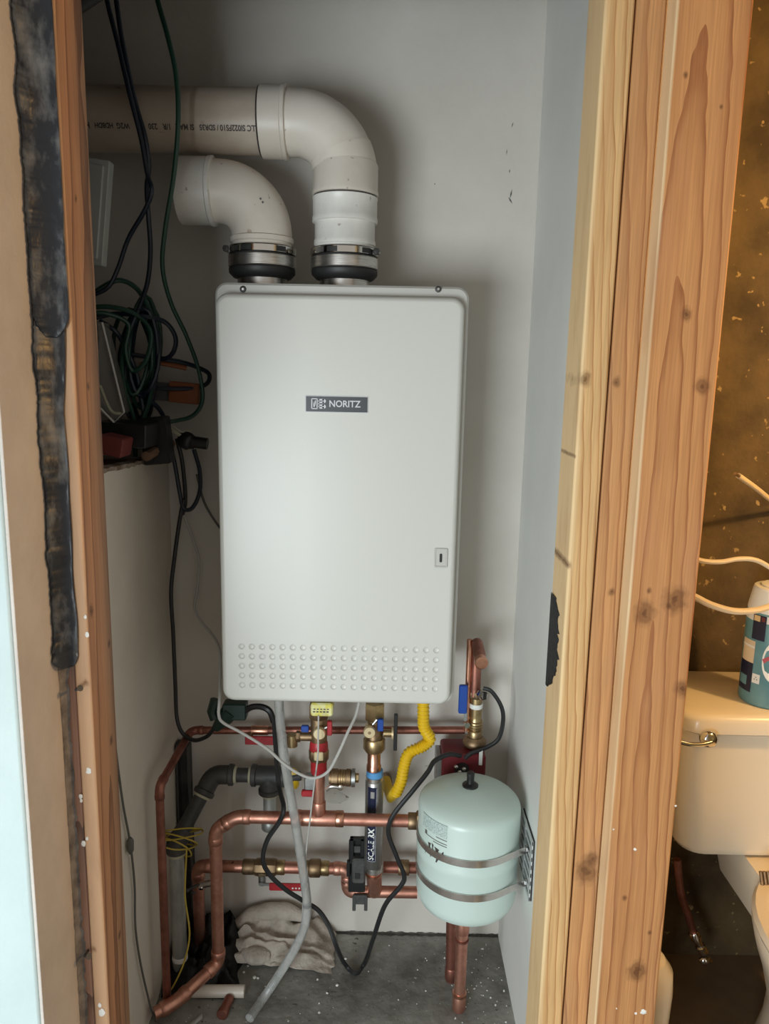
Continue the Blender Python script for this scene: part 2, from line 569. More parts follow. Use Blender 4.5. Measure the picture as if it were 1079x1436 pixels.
    def build(s, name, material, parent=None, bevel=0.0, solid=0.0, subsurf=0, angle=42, flat=False):
        vs = s.v
        lo = Vector([min(q[i] for q in vs) for i in range(3)])
        hi = Vector([max(q[i] for q in vs) for i in range(3)])
        o = Vector(((lo.x + hi.x) / 2, (lo.y + hi.y) / 2, lo.z))
        me = bpy.data.meshes.new(name)
        me.from_pydata([q - o for q in vs], [], s.f)
        bm = bmesh.new()
        bm.from_mesh(me)
        bmesh.ops.remove_doubles(bm, verts=bm.verts, dist=1e-6)
        bmesh.ops.recalc_face_normals(bm, faces=bm.faces)
        bm.to_mesh(me)
        bm.free()
        me.materials.append(MT[material] if isinstance(material, str) else material)
        if not flat:
            me.shade_smooth()
            me.set_sharp_from_angle(angle=R_(angle))
        ob = bpy.data.objects.new(name, me)
        COL.objects.link(ob)
        place(ob, o, parent)
        if solid:
            md = ob.modifiers.new('solid', 'SOLIDIFY')
            md.thickness = solid
            md.offset = 0
        if bevel:
            md = ob.modifiers.new('bevel', 'BEVEL')
            md.width = bevel
            md.segments = 2
            md.limit_method = 'ANGLE'
            md.angle_limit = R_(50)
        if subsurf:
            md = ob.modifiers.new('sub', 'SUBSURF')
            md.levels = subsurf
            md.render_levels = subsurf
        return ob


def wloc(o):
    q = Vector(o.location)
    p = o.parent
    while p:
        q += p.location
        p = p.parent
    return q


def place(ob, o, parent):
    if parent is None:
        ob.location = o
    else:
        ob.parent = parent
        ob.location = Vector(o) - wloc(parent)


def tag(o, label, cat, group=None, kind=None):
    if label:
        o['label'] = label
    if cat:
        o['category'] = cat
    if group:
        o['group'] = group
    if kind:
        o['kind'] = kind
    return o


def thing(name, label, cat, loc, group=None):
    o = bpy.data.objects.new(name, None)
    o.empty_display_size = 0.02
    COL.objects.link(o)
    o.location = loc
    return tag(o, label, cat, group)


def struct(o, label=None, cat=None):
    o['kind'] = 'structure'
    return tag(o, label, cat)


def fillet(pts, r, seg=6):
    pts = [Vector(p) for p in pts]
    out = [pts[0]]
    for i in range(1, len(pts) - 1):
        a, b, c = pts[i - 1], pts[i], pts[i + 1]
        d1, d2 = (a - b), (c - b)
        l = min(r, d1.length * 0.49, d2.length * 0.49)
        d1.normalize()
        d2.normalize()
        p0, p2 = b + d1 * l, b + d2 * l
        for k in range(seg + 1):
            t = k / seg
            out.append(p0 * (1 - t) ** 2 + b * (2 * t * (1 - t)) + p2 * t ** 2)
    out.append(pts[-1])
    return out


def smooth(pts, n=8):
    pts = [Vector(p) for p in pts]
    P = [pts[0] * 2 - pts[1]] + pts + [pts[-1] * 2 - pts[-2]]
    out = []
    for i in range(1, len(P) - 2):
        p0, p1, p2, p3 = P[i - 1], P[i], P[i + 1], P[i + 2]
        for k in range(n):
            t = k / n
            out.append(0.5 * ((2 * p1) + (p2 - p0) * t + (2 * p0 - 5 * p1 + 4 * p2 - p3) * t * t + (3 * p1 - p0 - 3 * p2 + p3) * t ** 3))
    out.append(pts[-1])
    return out


def cable(name, pts, r, material, label=None, cat='cable', parent=None, group=None, n=8, sm=8):
    m = MB()
    m.tube(smooth(pts, sm), r, n)
    o = m.build(name, material, parent)
    if parent is None:
        tag(o, label, cat, group)
    return o


def pixpath(lst):
    return [A(*q) for q in lst]


def text_verts(s, size, bold=0.0):
    cu = bpy.data.curves.new('t', 'FONT')
    cu.body = s
    cu.size = size
    cu.align_x = 'CENTER'
    cu.align_y = 'CENTER'
    cu.offset = bold
    cu.resolution_u = 3
    ob = bpy.data.objects.new('t', cu)
    COL.objects.link(ob)
    dg = bpy.context.evaluated_depsgraph_get()
    me = bpy.data.meshes.new_from_object(ob.evaluated_get(dg))
    vs = [v.co.copy() for v in me.vertices]
    fs = [tuple(p.vertices) for p in me.polygons]
    bpy.data.objects.remove(ob)
    bpy.data.curves.remove(cu)
    bpy.data.meshes.remove(me)
    return vs, fs


def text_on(m, s, size, fn, bold=0.0, sx=1.0):
    """fn maps (u, v) in the lettering plane to a point"""
    vs, fs = text_verts(s, size, bold)
    return m.add([fn(q.x * sx, q.y) for q in vs], fs)


def cyl_patch(m, c, r, a0, a1, z0, z1, n=12):
    """part of the shell of a vertical cylinder; angle 270 faces the camera"""
    rows = []
    for z in (z0, z1):
        rows.append([Vector((c[0] + r * math.cos(R_(a0 + (a1 - a0) * k / n)), c[1] + r * math.sin(R_(a0 + (a1 - a0) * k / n)), z)) for k in range(n + 1)])
    return m.grid(rows)


def copper_run(parent, pts, r, mname='copper', bend=None, collars=True, el='elbow'):
    """straight copper pieces and soldered elbows, each a part"""
    pts = [Vector(p) for p in pts]
    bend = bend or r * 1.7
    cl = r * 1.1
    for i in range(len(pts) - 1):
        a, b = pts[i], pts[i + 1]
        d = (b - a).normalized()
        a2 = a + d * (bend if i > 0 else 0)
        b2 = b - d * (bend if i < len(pts) - 2 else 0)
        m = MB()
        m.cyl(a2, b2, r, n=18)
        m.build('pipe', mname, parent)
    for i in range(1, len(pts) - 1):
        a, b, c = pts[i - 1], pts[i], pts[i + 1]
        d1 = (a - b).normalized()
        d2 = (c - b).normalized()
        p0 = b + d1 * (bend + cl)
        p2 = b + d2 * (bend + cl)
        path = [p0]
        for k in range(9):
            t = k / 8
            path.append((b + d1 * bend) * (1 - t) ** 2 + b * (2 * t * (1 - t)) + (b + d2 * bend) * t ** 2)
        path.append(p2)
        m = MB()
        m.tube(path, r * 1.1, 18)
        if collars:
            m.lathe(p0 - d1 * cl, d1, [(r * 1.12, 0), (r * 1.18, cl * 0.15), (r * 1.18, cl), (r * 1.1, cl * 1.08)], 18)
            m.lathe(p2 - d2 * cl, d2, [(r * 1.12, 0), (r * 1.18, cl * 0.15), (r * 1.18, cl), (r * 1.1, cl * 1.08)], 18)
        m.build(el, mname, parent)


def collar(parent, p, d, r, h, mname, name='coupling'):
    m = MB()
    p = Vector(p)
    d = Vector(d).normalized()
    m.lathe(p - d * h / 2, d, [(r * 0.93, 0), (r, h * 0.08), (r, h * 0.92), (r * 0.93, h)], 20)
    return m.build(name, mname, parent)


# ================================================================== SETTING
YB = 1.68      # back wall
XR = 0.307     # closet side of the right partition
XL = -0.485    # closet side of the low left wall
ZC = 2.5
struct(MB().box((-1.6, -2.6, -0.08), (0.37, 1.72, 0.0)).build('floor', 'concrete'))
struct(MB().box((0.37, -0.4, -0.08), (2.3, 1.72, 0.0)).build('floor_bathroom', 'bath_floor'))
struct(MB().box((-1.2, YB, 0), (0.37, YB + 0.05, ZC)).build('wall_back', 'wall'))
struct(MB().box((XR, 1.129, 0), (0.43, YB + 0.02, ZC)).build('wall_right', 'wall_r'))
struct(MB().box((0.43, 1.63, 0), (2.2, 1.69, ZC)).build('wall_bathroom_back', 'bath_wall'))
struct(MB().box((2.15, 0.4, 0), (2.2, 1.63, ZC)).build('wall_bathroom_side', 'bath_wall'))
struct(MB().box((0.545, 0.80, 0), (2.15, 0.86, ZC)).build('wall_light_block', 'plaster_front'))  # unseen wall added to keep daylight out of the bathroom
struct(MB().box((-1.6, 0.55, ZC), (2.2, 1.75, ZC + 0.06)).build('ceiling', 'bounce_dark'))
struct(MB().box((-1.6, 0.88, 0), (-0.4525, 1.0, ZC)).build('wall_left_front', 'plaster_front', bevel=0.004))
struct(MB().box((-0.4525, 0.882, 0), (-0.448, 1.0, ZC)).build('trim_1', 'plaster', bevel=0.001))
struct(MB().box((-1.2, 1.0, 0), (-1.15, YB, ZC)).build('wall_niche', 'bounce_dark'))
struct(MB().box((-1.15, 1.0, 0), (-0.449, 1.012, ZC)).build('wall_bounce_block', 'bounce_dark'))  # unseen dark slab added to cut bounce light in the niche
struct(MB().box((-0.407, 1.0, 1.90), (0.26, 1.089, ZC)).build('trim_light_block', 'bounce_dark'))  # unseen header added to darken the upper closet

# low left wall with a broken top edge, and the dirty ledge behind it
pts = []
nseg = 44
for k in range(nseg + 1):
    y = 1.0 + (YB - 1.0) * k / nseg
    t = (y - 1.09) / (YB - 1.09)
    z = 1.219 - 0.022 * t + 0.006 * mnoise.noise(Vector((y * 22, 3, 0))) + 0.004 * mnoise.noise(Vector((y * 70, 8, 0)))
    if t > 0.72:
        z += 0.012 * (t - 0.72) / 0.28
    pts.append((y, z))
prof = [(1.0, 0.0)] + pts + [(YB, 0.0)]
vs = [(XL - 0.014, y, z) for y, z in prof] + [(XL, y, z) for y, z in prof]
n = len(prof)
m = MB().add(vs, [(k, (k + 1) % n, n + (k + 1) % n, n + k) for k in range(n)] + [tuple(range(n)), tuple(range(2 * n - 1, n - 1, -1))])
struct(m.build('wall_left', 'wall_l', flat=True))
m = MB()
for k in range(nseg):
    (y0, z0), (y1, z1) = pts[k], pts[k + 1]
    h0, h1 = 0.006 + 0.004 * mnoise.noise(Vector((y0 * 40, 1, 1))), 0.006 + 0.004 * mnoise.noise(Vector((y1 * 40, 1, 1)))
    m.add([(XL - 0.016, y0, z0 - 0.002), (XL + 0.0008, y0, z0 - h0), (XL + 0.0008, y0, z0 + 0.0015), (XL - 0.016, y0, z0 + 0.004),
           (XL - 0.016, y1, z1 - 0.002), (XL + 0.0008, y1, z1 - h1), (XL + 0.0008, y1, z1 + 0.0015), (XL - 0.016, y1, z1 + 0.004)],
          [(1, 5, 6, 2), (2, 6, 7, 3)])
struct(m.build('trim_2', 'gypsum'))
struct(MB().box((-1.15, 1.0, 1.12), (XL - 0.016, YB, 1.185)).build('ledge_left', 'ledge'))

# ------------------------------------------------------------------ lumber
def kn(lst, Y, cx):
    out = []
    for px, py, r in lst:
        q = A(px, py, Y)
        out.append((q.x - cx, q.z, r))
    return out


W_JAMB = wood('lumber_jamb', (0.42, 0.235, 0.135), (0.20, 0.10, 0.06), 16, (0.02, 0.015), (0.0, 0.01, 0), axis='x', edge_tone=[(-0.0445, -0.0405, (0.60, 0.375, 0.22), 1)],
              knots=[(0.02, 0.83, 0.009), (0.015, 0.50, 0.007), (0.0, 1.36, 0.006), (-0.03, 1.05, 0.010), (0.03, 0.98, 0.007), (-0.01, 1.6, 0.005)], dirt=(0.24, 0.12, 0.075))
W_STRIP = wood('lumber_strip', (0.40, 0.22, 0.15), (0.16, 0.09, 0.065), 18, dirt=(0.16, 0.15, 0.14))
W1 = wood('lumber_1', (0.70, 0.44, 0.20), (0.46, 0.22, 0.08), 30, (0.02, 0.035), (0.06, 0.02, 0), edge_tone=[(-0.017, -0.012, (0.82, 0.60, 0.33), 0)], knots=kn([(822, 532, .010), (806, 640, .003), (797, 792, .006), (810, 455, .008)], 1.038, 0.28))
W2 = wood('lumber_2', (0.59, 0.305, 0.125), (0.38, 0.165, 0.065), 20, (0.03, 0.02), (0.05, 0.03, 0), knots=kn([(822, 1222, .022), (866, 536, .007), (858, 830, .006), (830, 1205, .012)], 1.04, 0.3205), dirt=(0.46, 0.27, 0.15))
W3 = wood('lumber_3', (0.57, 0.275, 0.105), (0.33, 0.125, 0.045), 21, (0.030, 0.012), (-0.004, 0.030, -0.02), edge_tone=[(-0.0455, -0.0425, (0.86, 0.64, 0.38), 0)],
          knots=kn([(905, 860, .018), (947, 842, .020), (911, 828, .0045), (938, 850, .0045), (957, 966, .013), (894, 1362, .017), (963, 440, .009), (985, 541, .011), (876, 1259, .005), (912, 1308, .004), (962, 105, .004), (1012, 150, .003)], 1.0, 0.384), dirt=(0.50, 0.24, 0.12))

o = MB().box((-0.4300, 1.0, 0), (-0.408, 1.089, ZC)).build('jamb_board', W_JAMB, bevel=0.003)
tag(o, 'reddish brown rough jamb board edging the closet opening on its left', 'board')
o = MB().box((-0.4475, 1.004, 0), (-0.4315, 1.089, ZC)).build('framing_strip', W_STRIP, bevel=0.002)
tag(o, 'thin dark weathered wood strip between jamb board and plaster return', 'board')
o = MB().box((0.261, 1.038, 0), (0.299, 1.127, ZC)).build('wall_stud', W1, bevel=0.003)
tag(o, 'pale yellow stud nearest the closet opening, with a black tar smear', 'stud')
o = MB().box((0.3018, 1.041, 0), (0.3395, 1.128, ZC)).build('wall_stud', W2, bevel=0.002)
tag(o, 'orange brown stud between the pale stud and the wide plank, large dark knot low down', 'stud')
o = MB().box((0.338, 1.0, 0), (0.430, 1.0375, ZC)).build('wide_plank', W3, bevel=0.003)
tag(o, 'wide flat reddish plank with arched grain and knots, next to the bathroom', 'stud')

# black tar smear on the pale stud's corner
m = MB()
z0, z1 = A(770, 975, 1.08).z, A(770, 842, 1.08).z
rows = []
for k in range(34):
    t = k / 33
    z = z0 + (z1 - z0) * t
    wdt = math.sin(math.pi * min(max(t, 0.02), 0.98)) ** 0.5
    nz = mnoise.noise(Vector((z * 60, 0, 0)))
    ya = 1.127
    nz += 0.6 * mnoise.noise(Vector((z * 190, 3, 0)))
    yb = 1.127 - (0.35 + 0.65 * wdt) * (0.066 + 0.030 * nz) * (1.0 if t > 0.3 else 0.55 + 1.5 * t)
    xb = 0.2597
    rows.append([Vector((xb, ya, z)), Vector((xb - 0.0012, ya * 0.6 + yb * 0.4, z)), Vector((xb - 0.001, ya * 0.25 + yb * 0.75, z)), Vector((xb + 0.0008, yb, z))])
o = m.grid(rows).build('tar_smear', 'char')
tag(o, 'glossy black tar smear on the closet edge of the pale stud', 'tar')

# bitumen flashing on the jamb: an upper piece overlapping a lower one
def flashing(name, label, zlo, zhi, right_fn, lay, seed):
    rows = []
    nz = int((zhi - zlo) / 0.003)
    for k in range(nz + 1):
        t = k / nz
        z = zlo + (zhi - zlo) * t
        jag = 0.008 * mnoise.noise(Vector((z * 22, seed, 0))) + (0.002 + 0.012 * max(0, mnoise.noise(Vector((z * 9, seed, 8))))) * mnoise.noise(Vector((z * 95, seed, 4))) + 0.0035 * mnoise.noise(Vector((z * 260, seed, 6)))
        xr = right_fn(z, t)
        endp = min(1.0, t / 0.03) ** 0.5 if t < 0.03 else 1.0
        xc = -0.4465
        pth = []
        # across the front of the boards, bridging the inner corner on to the plaster return
        ret = max(0.004, 0.024 + jag)
        pa, pb = Vector((xr, 0.9985 - lay, z)), Vector((xc + 0.0016, 0.9985 - lay - ret, z))
        pm = Vector((xr - (xr - xc) * 0.45, 0.9985 - lay - 0.0015, z))
        for i in range(15):
            u = i / 14
            q = pa * (1 - u) ** 2 + pm * (2 * u * (1 - u)) + pb * u ** 2
            q.y -= 0.0022 * abs(mnoise.noise(Vector((q.x * 90, z * 30, seed)))) * (1 - u)
            pth.append(q)
        if endp < 1:
            mid = pth[6]
            pth = [mid.lerp(q, 0.35 + 0.65 * endp) for q in pth]
            for q in pth:
                q.z = z
        rows.append(pth)
    o = MB().grid(rows).build(name, 'membrane', solid=0.0022, angle=60)
    tag(o, label, 'flashing')


zs = A(95, 470, 1.0).z
ze = A(90, 932, 1.0).z
flashing('flashing_tape', 'upper black bitumen flashing strip, dusty and torn, along the jamb board', zs - 0.004, 2.3,
         lambda z, t: -0.4085 + 0.001 * mnoise.noise(Vector((z * 12, 2, 0))) - (0.010 * (1 - t / 0.03) ** 2 if t < 0.03 else 0), 0.0035, 3.1)
flashing('flashing_tape', 'lower black bitumen flashing strip ending in a rounded flap on the jamb', ze, zs + 0.02,
         lambda z, t: -0.4225 + 0.0025 * mnoise.noise(Vector((z * 14, 9, 0))) + (0.008 * (t - 0.75) / 0.25 if t > 0.75 else 0), 0.0, 7.7)

# ragged grey caulk left along the plaster edge below the flashing
rows = []
for k in range(161):
    z = ze * k / 160
    wd = 0.005 + 0.006 * abs(mnoise.noise(Vector((z * 18, 5, 0)))) + 0.004 * mnoise.noise(Vector((z * 90, 7, 0)))
    wd = max(wd, 0.0015)
    rows.append([Vector((-0.4475, 0.9985 - 0.006 - wd * 0.5, z)), Vector((-0.4462, 0.9975 - wd * 0.35, z)), Vector((-0.4475 + wd * 0.7, 1.0015, z)), Vector((-0.4475 + wd, 1.0036, z))])
struct(MB().grid(rows).build('trim_4', 'caulk'))

# nails in the jamb
for px, py, lab in ((110, 965, 'bent dark nail head below the black flashing flap'), (122, 1336, 'bent nail sticking out low on the jamb board')):
    q = A(px, py, 0.9985)
    m = MB()
    m.tube([q + Vector((0, 0.004, 0)), q + Vector((0, -0.008, 0.001)), q + Vector((0.008, -0.014, 0.006))], 0.0022, 8)
    m.lathe(q + Vector((0.008, -0.014, 0.006)), (0.7, -0.4, 0.5), [(0.0045, 0), (0.0045, 0.0015)], 10)
    tag(m.build('nail', 'iron'), lab, 'nail')

# grimy ragged gap where the back wall meets the floor
rows = []
for k in range(200):
    x = XL + (XR - XL) * k / 199
    hgt = 0.003 + 0.006 * abs(mnoise.noise(Vector((x * 40, 2, 0)))) + 0.003 * abs(mnoise.noise(Vector((x * 150, 6, 0))))
    rows.append([Vector((x, YB - 0.0006, hgt)), Vector((x, YB - 0.001, 0.0008)), Vector((x, YB - 0.003 - hgt * 1.2, 0.0006))])
struct(MB().grid(rows).build('trim_5', 'grime'))

# scuffs and small marks on the back wall
m = MB()
for px, py, a, l, wd in ((717, 272, 0.2, 0.010, 0.003), (716, 281, -0.6, 0.008, 0.003), (715, 240, 0.1, 0.004, 0.002), (719, 175, 0.3, 0.006, 0.0018), (711, 213, 0, 0.006, 0.0015), (610, 258, 0, 0.002, 0.002)):
    q = A(px, py, YB - 0.0005)
    d = Vector((math.sin(a), 0, math.cos(a)))
    e = Vector((d.z, 0, -d.x))
    m.add([q + d * l, q + e * wd * .6, q - d * l, q - e * wd * .5], [(0, 1, 2, 3)])
m.build('wall_scuff', 'scuff', bpy.data.objects['wall_back'])['kind'] = 'stuff'
# mortar and paint blobs near the pipes
m = MB()
for px, py, rx, rz, sd in ((470, 1118, .030, .016, 1), (700, 1100, 0.01, 0.006, 2), (600, 1075, .006, .004, 5)):
    q = A(px, py, YB)
    m.blob(q, (rx, 0.004, rz), 14, 8, 0.5, sd)
m.build('plaster_blob', 'dirt_patch', bpy.data.objects['wall_back'])['kind'] = 'stuff'

# ================================================================== WATER HEATER
HX0, HX1, HZ0, HZ1 = -0.317, 0.1465, 0.738, 1.531
H = thing('water_heater', 'tall white tankless water heater hung on the back wall', 'water heater', ((HX0 + HX1) / 2, 1.54, HZ0))
m = MB()
m.plate(HX0, HX1, HZ0 - 0.002, HZ1 + 0.011, 0.022, [(0.004, 1.424), (0.0, 1.428), (0.0, 1.655), (0.004, 1.66)], 5)
case = m.build('case', 'heater_case', H)
MB().plate(HX0 + .06, HX1 - .06, HZ0 + .05, HZ1 - .05, 0.01, [(0, 1.66), (0, YB)], 3).build('wall_mount', 'zinc', H)
# screws on the top lip
for px in (341, 615):
    q = A(px, 405.5, 1.423)
    m = MB()
    m.lathe(q + Vector((0, 0.002, 0)), (0, -1, 0), [(0.0058, 0), (0.0058, 0.003), (0.004, 0.0045)], 14)
    sc = m.build('screw', 'iron', case)
    MB().lathe(q + Vector((0, -0.0026, 0)), (0, -1, 0), [(0.0022, 0), (0.0022, 0.0004)], 6).build('screw_recess', 'steel', case)
# front cover with the field of pressed dimples
PX0, PX1, PZ0, PZ1 = HX0 + 0.004, HX1 - 0.009, HZ0 + 0.004, HZ1 - 0.0095
YF = 1.398
DR = 0.0064
c00, c01 = A(339, 906.5, YF), A(612.5, 911.5, YF)
c10 = A(339.5, 960.5, YF)
ddx = (c01.x - c00.x) / 19
ddz = (c00.z - c10.z) / 4
cen = [(c00.x + ddx * i, c00.z - ddz * j) for j in range(5) for i in range(20)]
rad = 0.024
levels = [(0.0, 1.424), (0.0, 1.409), (0.0012, 1.4045), (0.004, 1.4005), (0.0085, YF), (0.0100, YF)]
bm = bmesh.new()
seg = 6
rings = []
for ins, y in levels:
    rr = rad - ins
    ring = []
    for cx, cz, a0 in ((PX1 - ins - rr, PZ1 - ins - rr, 0), (PX0 + ins + rr, PZ1 - ins - rr, 90), (PX0 + ins + rr, PZ0 + ins + rr, 180), (PX1 - ins - rr, PZ0 + ins + rr, 270)):
        for k in range(seg + 1):
            a = R_(a0 + 90 * k / seg)
            ring.append(bm.verts.new((cx + rr * math.cos(a), y, cz + rr * math.sin(a))))
    rings.append(ring)
for i in range(len(rings) - 1):
    nn = len(rings[i])
    for k in range(nn):
        bm.faces.new((rings[i][k], rings[i][(k + 1) % nn], rings[i + 1][(k + 1) % nn], rings[i + 1][k]))
# face: bands left/right/above/below the dimple field, then one holed cell for each dimple
gx0, gx1 = cen[0][0] - ddx / 2, cen[19][0] + ddx / 2
gz1, gz0 = cen[0][1] + ddz / 2, cen[-1][1] - ddz / 2
inner = [bm.verts.new((x, YF, z)) for x, z in ((gx1, gz1), (gx0, gz1), (gx0, gz0), (gx1, gz0))]
outer = rings[-1]
q4 = seg + 1
mid = [outer[i * q4:(i + 1) * q4] for i in range(4)]
for i in range(4):
    for k in range(seg):
        bm.faces.new((mid[i][k], mid[i][k + 1], inner[i]))
    bm.faces.new((mid[i][-1], mid[(i + 1) % 4][0], inner[(i + 1) % 4], inner[i]))
ND = 12
for (cx, cz) in cen:
    sq = []
    for k in range(ND):
        a = 2 * math.pi * (k + 0.5) / ND
        ca, sa = math.cos(a), math.sin(a)
        if k % 3 == 1:      # the cell's corner
            sq.append(bm.verts.new((cx + math.copysign(ddx / 2, ca), YF, cz + math.copysign(ddz / 2, sa))))
        else:
            t = 1.0 / max(abs(ca) / (ddx / 2), abs(sa) / (ddz / 2))
            sq.append(bm.verts.new((cx + ca * t, YF, cz + sa * t)))
    ci = [bm.verts.new((cx + DR * math.cos(2 * math.pi * (k + 0.5) / ND), YF, cz + DR * math.sin(2 * math.pi * (k + 0.5) / ND))) for k in range(ND)]
    for k in range(ND):
        bm.faces.new((sq[k], sq[(k + 1) % ND], ci[(k + 1) % ND], ci[k]))
bmesh.ops.recalc_face_normals(bm, faces=bm.faces)
me = bpy.data.meshes.new('front_cover')
oc = Vector(((PX0 + PX1) / 2, YF, PZ0))
bmesh.ops.translate(bm, verts=bm.verts, vec=-oc)
bm.to_mesh(me)
bm.free()
me.materials.append(MT['heater'])
me.shade_smooth()
me.set_sharp_from_angle(angle=R_(35))
cover = bpy.data.objects.new('front_cover', me)
COL.objects.link(cover)
place(cover, oc, H)
dm = MB()
dm.lathe((0, 0, 0), (0, 1, 0), [(DR, 0), (DR * 0.86, 0.0012), (DR * 0.6, 0.0021), (DR * 0.3, 0.0026), (0.0001, 0.0027)], ND, cap0=False)
d0 = dm.build('dimple', 'heater')
dme = d0.data
zoff = d0.location.z
bpy.data.objects.remove(d0)
for (cx, cz) in cen:
    d_ = bpy.data.objects.new('dimple', dme)
    COL.objects.link(d_)
    place(d_, Vector((cx, YF + 0.00135, cz + zoff)), cover)
# nameplate
q0, q1 = A(429.5, 555.5, YF), A(515.5, 578.5, YF)
MB().rbox((q0.x - .0014, YF - 0.0012, q1.z - .0014), (q1.x + .0014, YF, q0.z + .0014), 0.001).build('nameplate_rim', 'silver', H)
npl = MB().rbox((q0.x, YF - 0.002, q1.z), (q1.x, YF - 0.0008, q0.z), 0.0006).build('nameplate', 'plate', H)
tag(npl, 'dark nameplate with silver lettering', None)
cz = (q0.z + q1.z) / 2 + 0.0005
k = (q1.x - q0.x) / 86.0
tx = q0.x + 53.5 * k
m = MB()
text_on(m, 'NORITZ', 0.0168, lambda u, v: Vector((tx + 0.0008 + u, YF - 0.0022, cz + v)), 0.0003, 0.93)
m.build('lettering', 'silver', npl)
m = MB()
ex = q0.x + 17.0 * k
# emblem: square outline holding an N, with a lobed C on its right
for (a, b, c_, d_) in ((-9, 6.2, -1, 7.4), (-9, -7.4, -1, -6.2), (-9.6, -6.6, -8.2, 6.6), (-2.0, -6.6, -0.8, 6.6), (-6.6, -4.6, -5.2, 4.6), (-4.4, -4.6, -3.2, 4.6)):
    m.box((ex + a * k, YF - 0.0024, cz + b * k), (ex + c_ * k, YF - 0.0021, cz + d_ * k))
m.add([(ex - 6.6 * k, YF - 0.0024, cz + 4.6 * k), (ex - 5.0 * k, YF - 0.0024, cz + 4.6 * k), (ex - 3.2 * k, YF - 0.0024, cz - 4.6 * k), (ex - 4.8 * k, YF - 0.0024, cz - 4.6 * k)], [(0, 1, 2, 3)])
for zz in (5.6, 2.0, -2.0, -5.6):
    m.box((ex + 0.4 * k, YF - 0.0024, cz + (zz - 1.1) * k), (ex + 8.2 * k, YF - 0.0021, cz + (zz + 1.1) * k))
m.box((ex + 0.2 * k, YF - 0.0024, cz - 6.6 * k), (ex + 1.6 * k, YF - 0.0021, cz + 6.6 * k))
for zz in (3.8, -3.8):
    m.lathe((ex + 8.0 * k, YF - 0.0021, cz + zz * k), (0, -1, 0), [(2.9 * k, 0), (2.9 * k, 0.0003)], 14)
m.build('emblem', 'silver', npl)
# latch with its key slot
a, b = A(609.5, 768.5, YF), A(627.5, 796, YF)
m = MB()
m.plate(a.x, b.x, b.z, a.z, 0.003, [(0.0, YF), (0.0, YF - 0.002), (0.001, YF - 0.003), (0.0028, YF - 0.003), (0.0034, YF - 0.0012)], 4)
lt = m.build('latch_plate', 'heater_case', H)
c = (a + b) / 2
MB().rbox((c.x - .0024, YF - 0.0022, c.z - .0085), (c.x + .0024, YF - 0.0008, c.z + .0085), 0.0022).build('key_slot', 'rubber', lt)
# stainless flue collars rising through the top
VL = Vector((-0.2455, 1.52, 0))
VR = Vector((-0.0865, 1.52, 0))
for V in (VL, VR):
    m = MB()
    m.lathe((V.x, V.y, HZ1 + 0.010), (0, 0, 1), [(0.052, 0), (0.052, 0.002), (0.0475, 0.003), (0.0475, 0.033)], 40)
    m.build('flue_collar', 'steel', H)

# ================================================================== VENT FITTINGS
def coupling(V, lab, side):
    t = thing('vent_coupling', lab, 'coupling', (V.x, V.y, 1.559), 'rubber vent couplings on the heater')
    o = Vector((V.x, V.y, 0))
    m = MB()
    m.lathe(o + Vector((0, 0, 1.559)), (0, 0, 1), [(0.0477, 0), (0.055, 0.002), (0.0632, 0.010), (0.0638, 0.018), (0.0620, 0.020), (0.0620, 0.0585), (0.0575, 0.059)], 44, cap0=False, cap1=False)
    m.build('rubber_sleeve', 'rubber', t)
    m = MB()
    m.lathe(o + Vector((0, 0, 1.5795)), (0, 0, 1), [(0.0632, 0), (0.0646, 0.0015), (0.0646, 0.020), (0.0632, 0.0215)], 44, cap0=False, cap1=False)
    m.build('shield_band', 'steel', t)
    m = MB()
    m.lathe(o + Vector((0, 0, 1.6035)), (0, 0, 1), [(0.0632, 0), (0.0655, 0.0008), (0.0655, 0.0120), (0.0632, 0.0128)], 44, cap0=False, cap1=False)
    cb = m.build('clamp_band', 'steel_hi', t)
    # worm-screw housing and notches on the band
    a = R_(180 + 22) if side < 0 else R_(-22)
    hd = Vector((math.cos(a), math.sin(a), 0))
    tg = Vector((-hd.y, hd.x, 0))
    p = o + Vector((0, 0, 1.6095)) + hd * 0.0665
    m = MB()
    m.cyl(p - tg * 0.011 * side, p + tg * 0.007 * side, 0.0048, n=12)
    m.build('worm_housing', 'zinc', cb)
    m = MB()
    m.hexn(p + hd * 0.002 - tg * 0.012 * side, hd - tg * 0.6 * side, 0.0062, 0.008)
    m.build('screw', 'iron', cb)
    for j, aa in enumerate((252, 312, 228)):
        m = MB()
        cyl_patch(m, o, 0.0658, aa - 9, aa + 9, 1.6050, 1.6145, 6)
        m.build('band_slot', 'rubber', cb) if j != 2 else m.build('band_label', 'zinc', cb)


coupling(VL, 'rubber and steel coupling joining heater to the left vent elbow', -1)
coupling(VR, 'rubber and steel coupling joining heater to the right exhaust pipe', 1)


def arc(c, r, u, v, a0, a1, n=12):
    return [Vector(c) + Vector(u) * (r * math.cos(R_(a0 + (a1 - a0) * k / n))) + Vector(v) * (r * math.sin(R_(a0 + (a1 - a0) * k / n))) for k in range(n + 1)]


PR = 0.0575
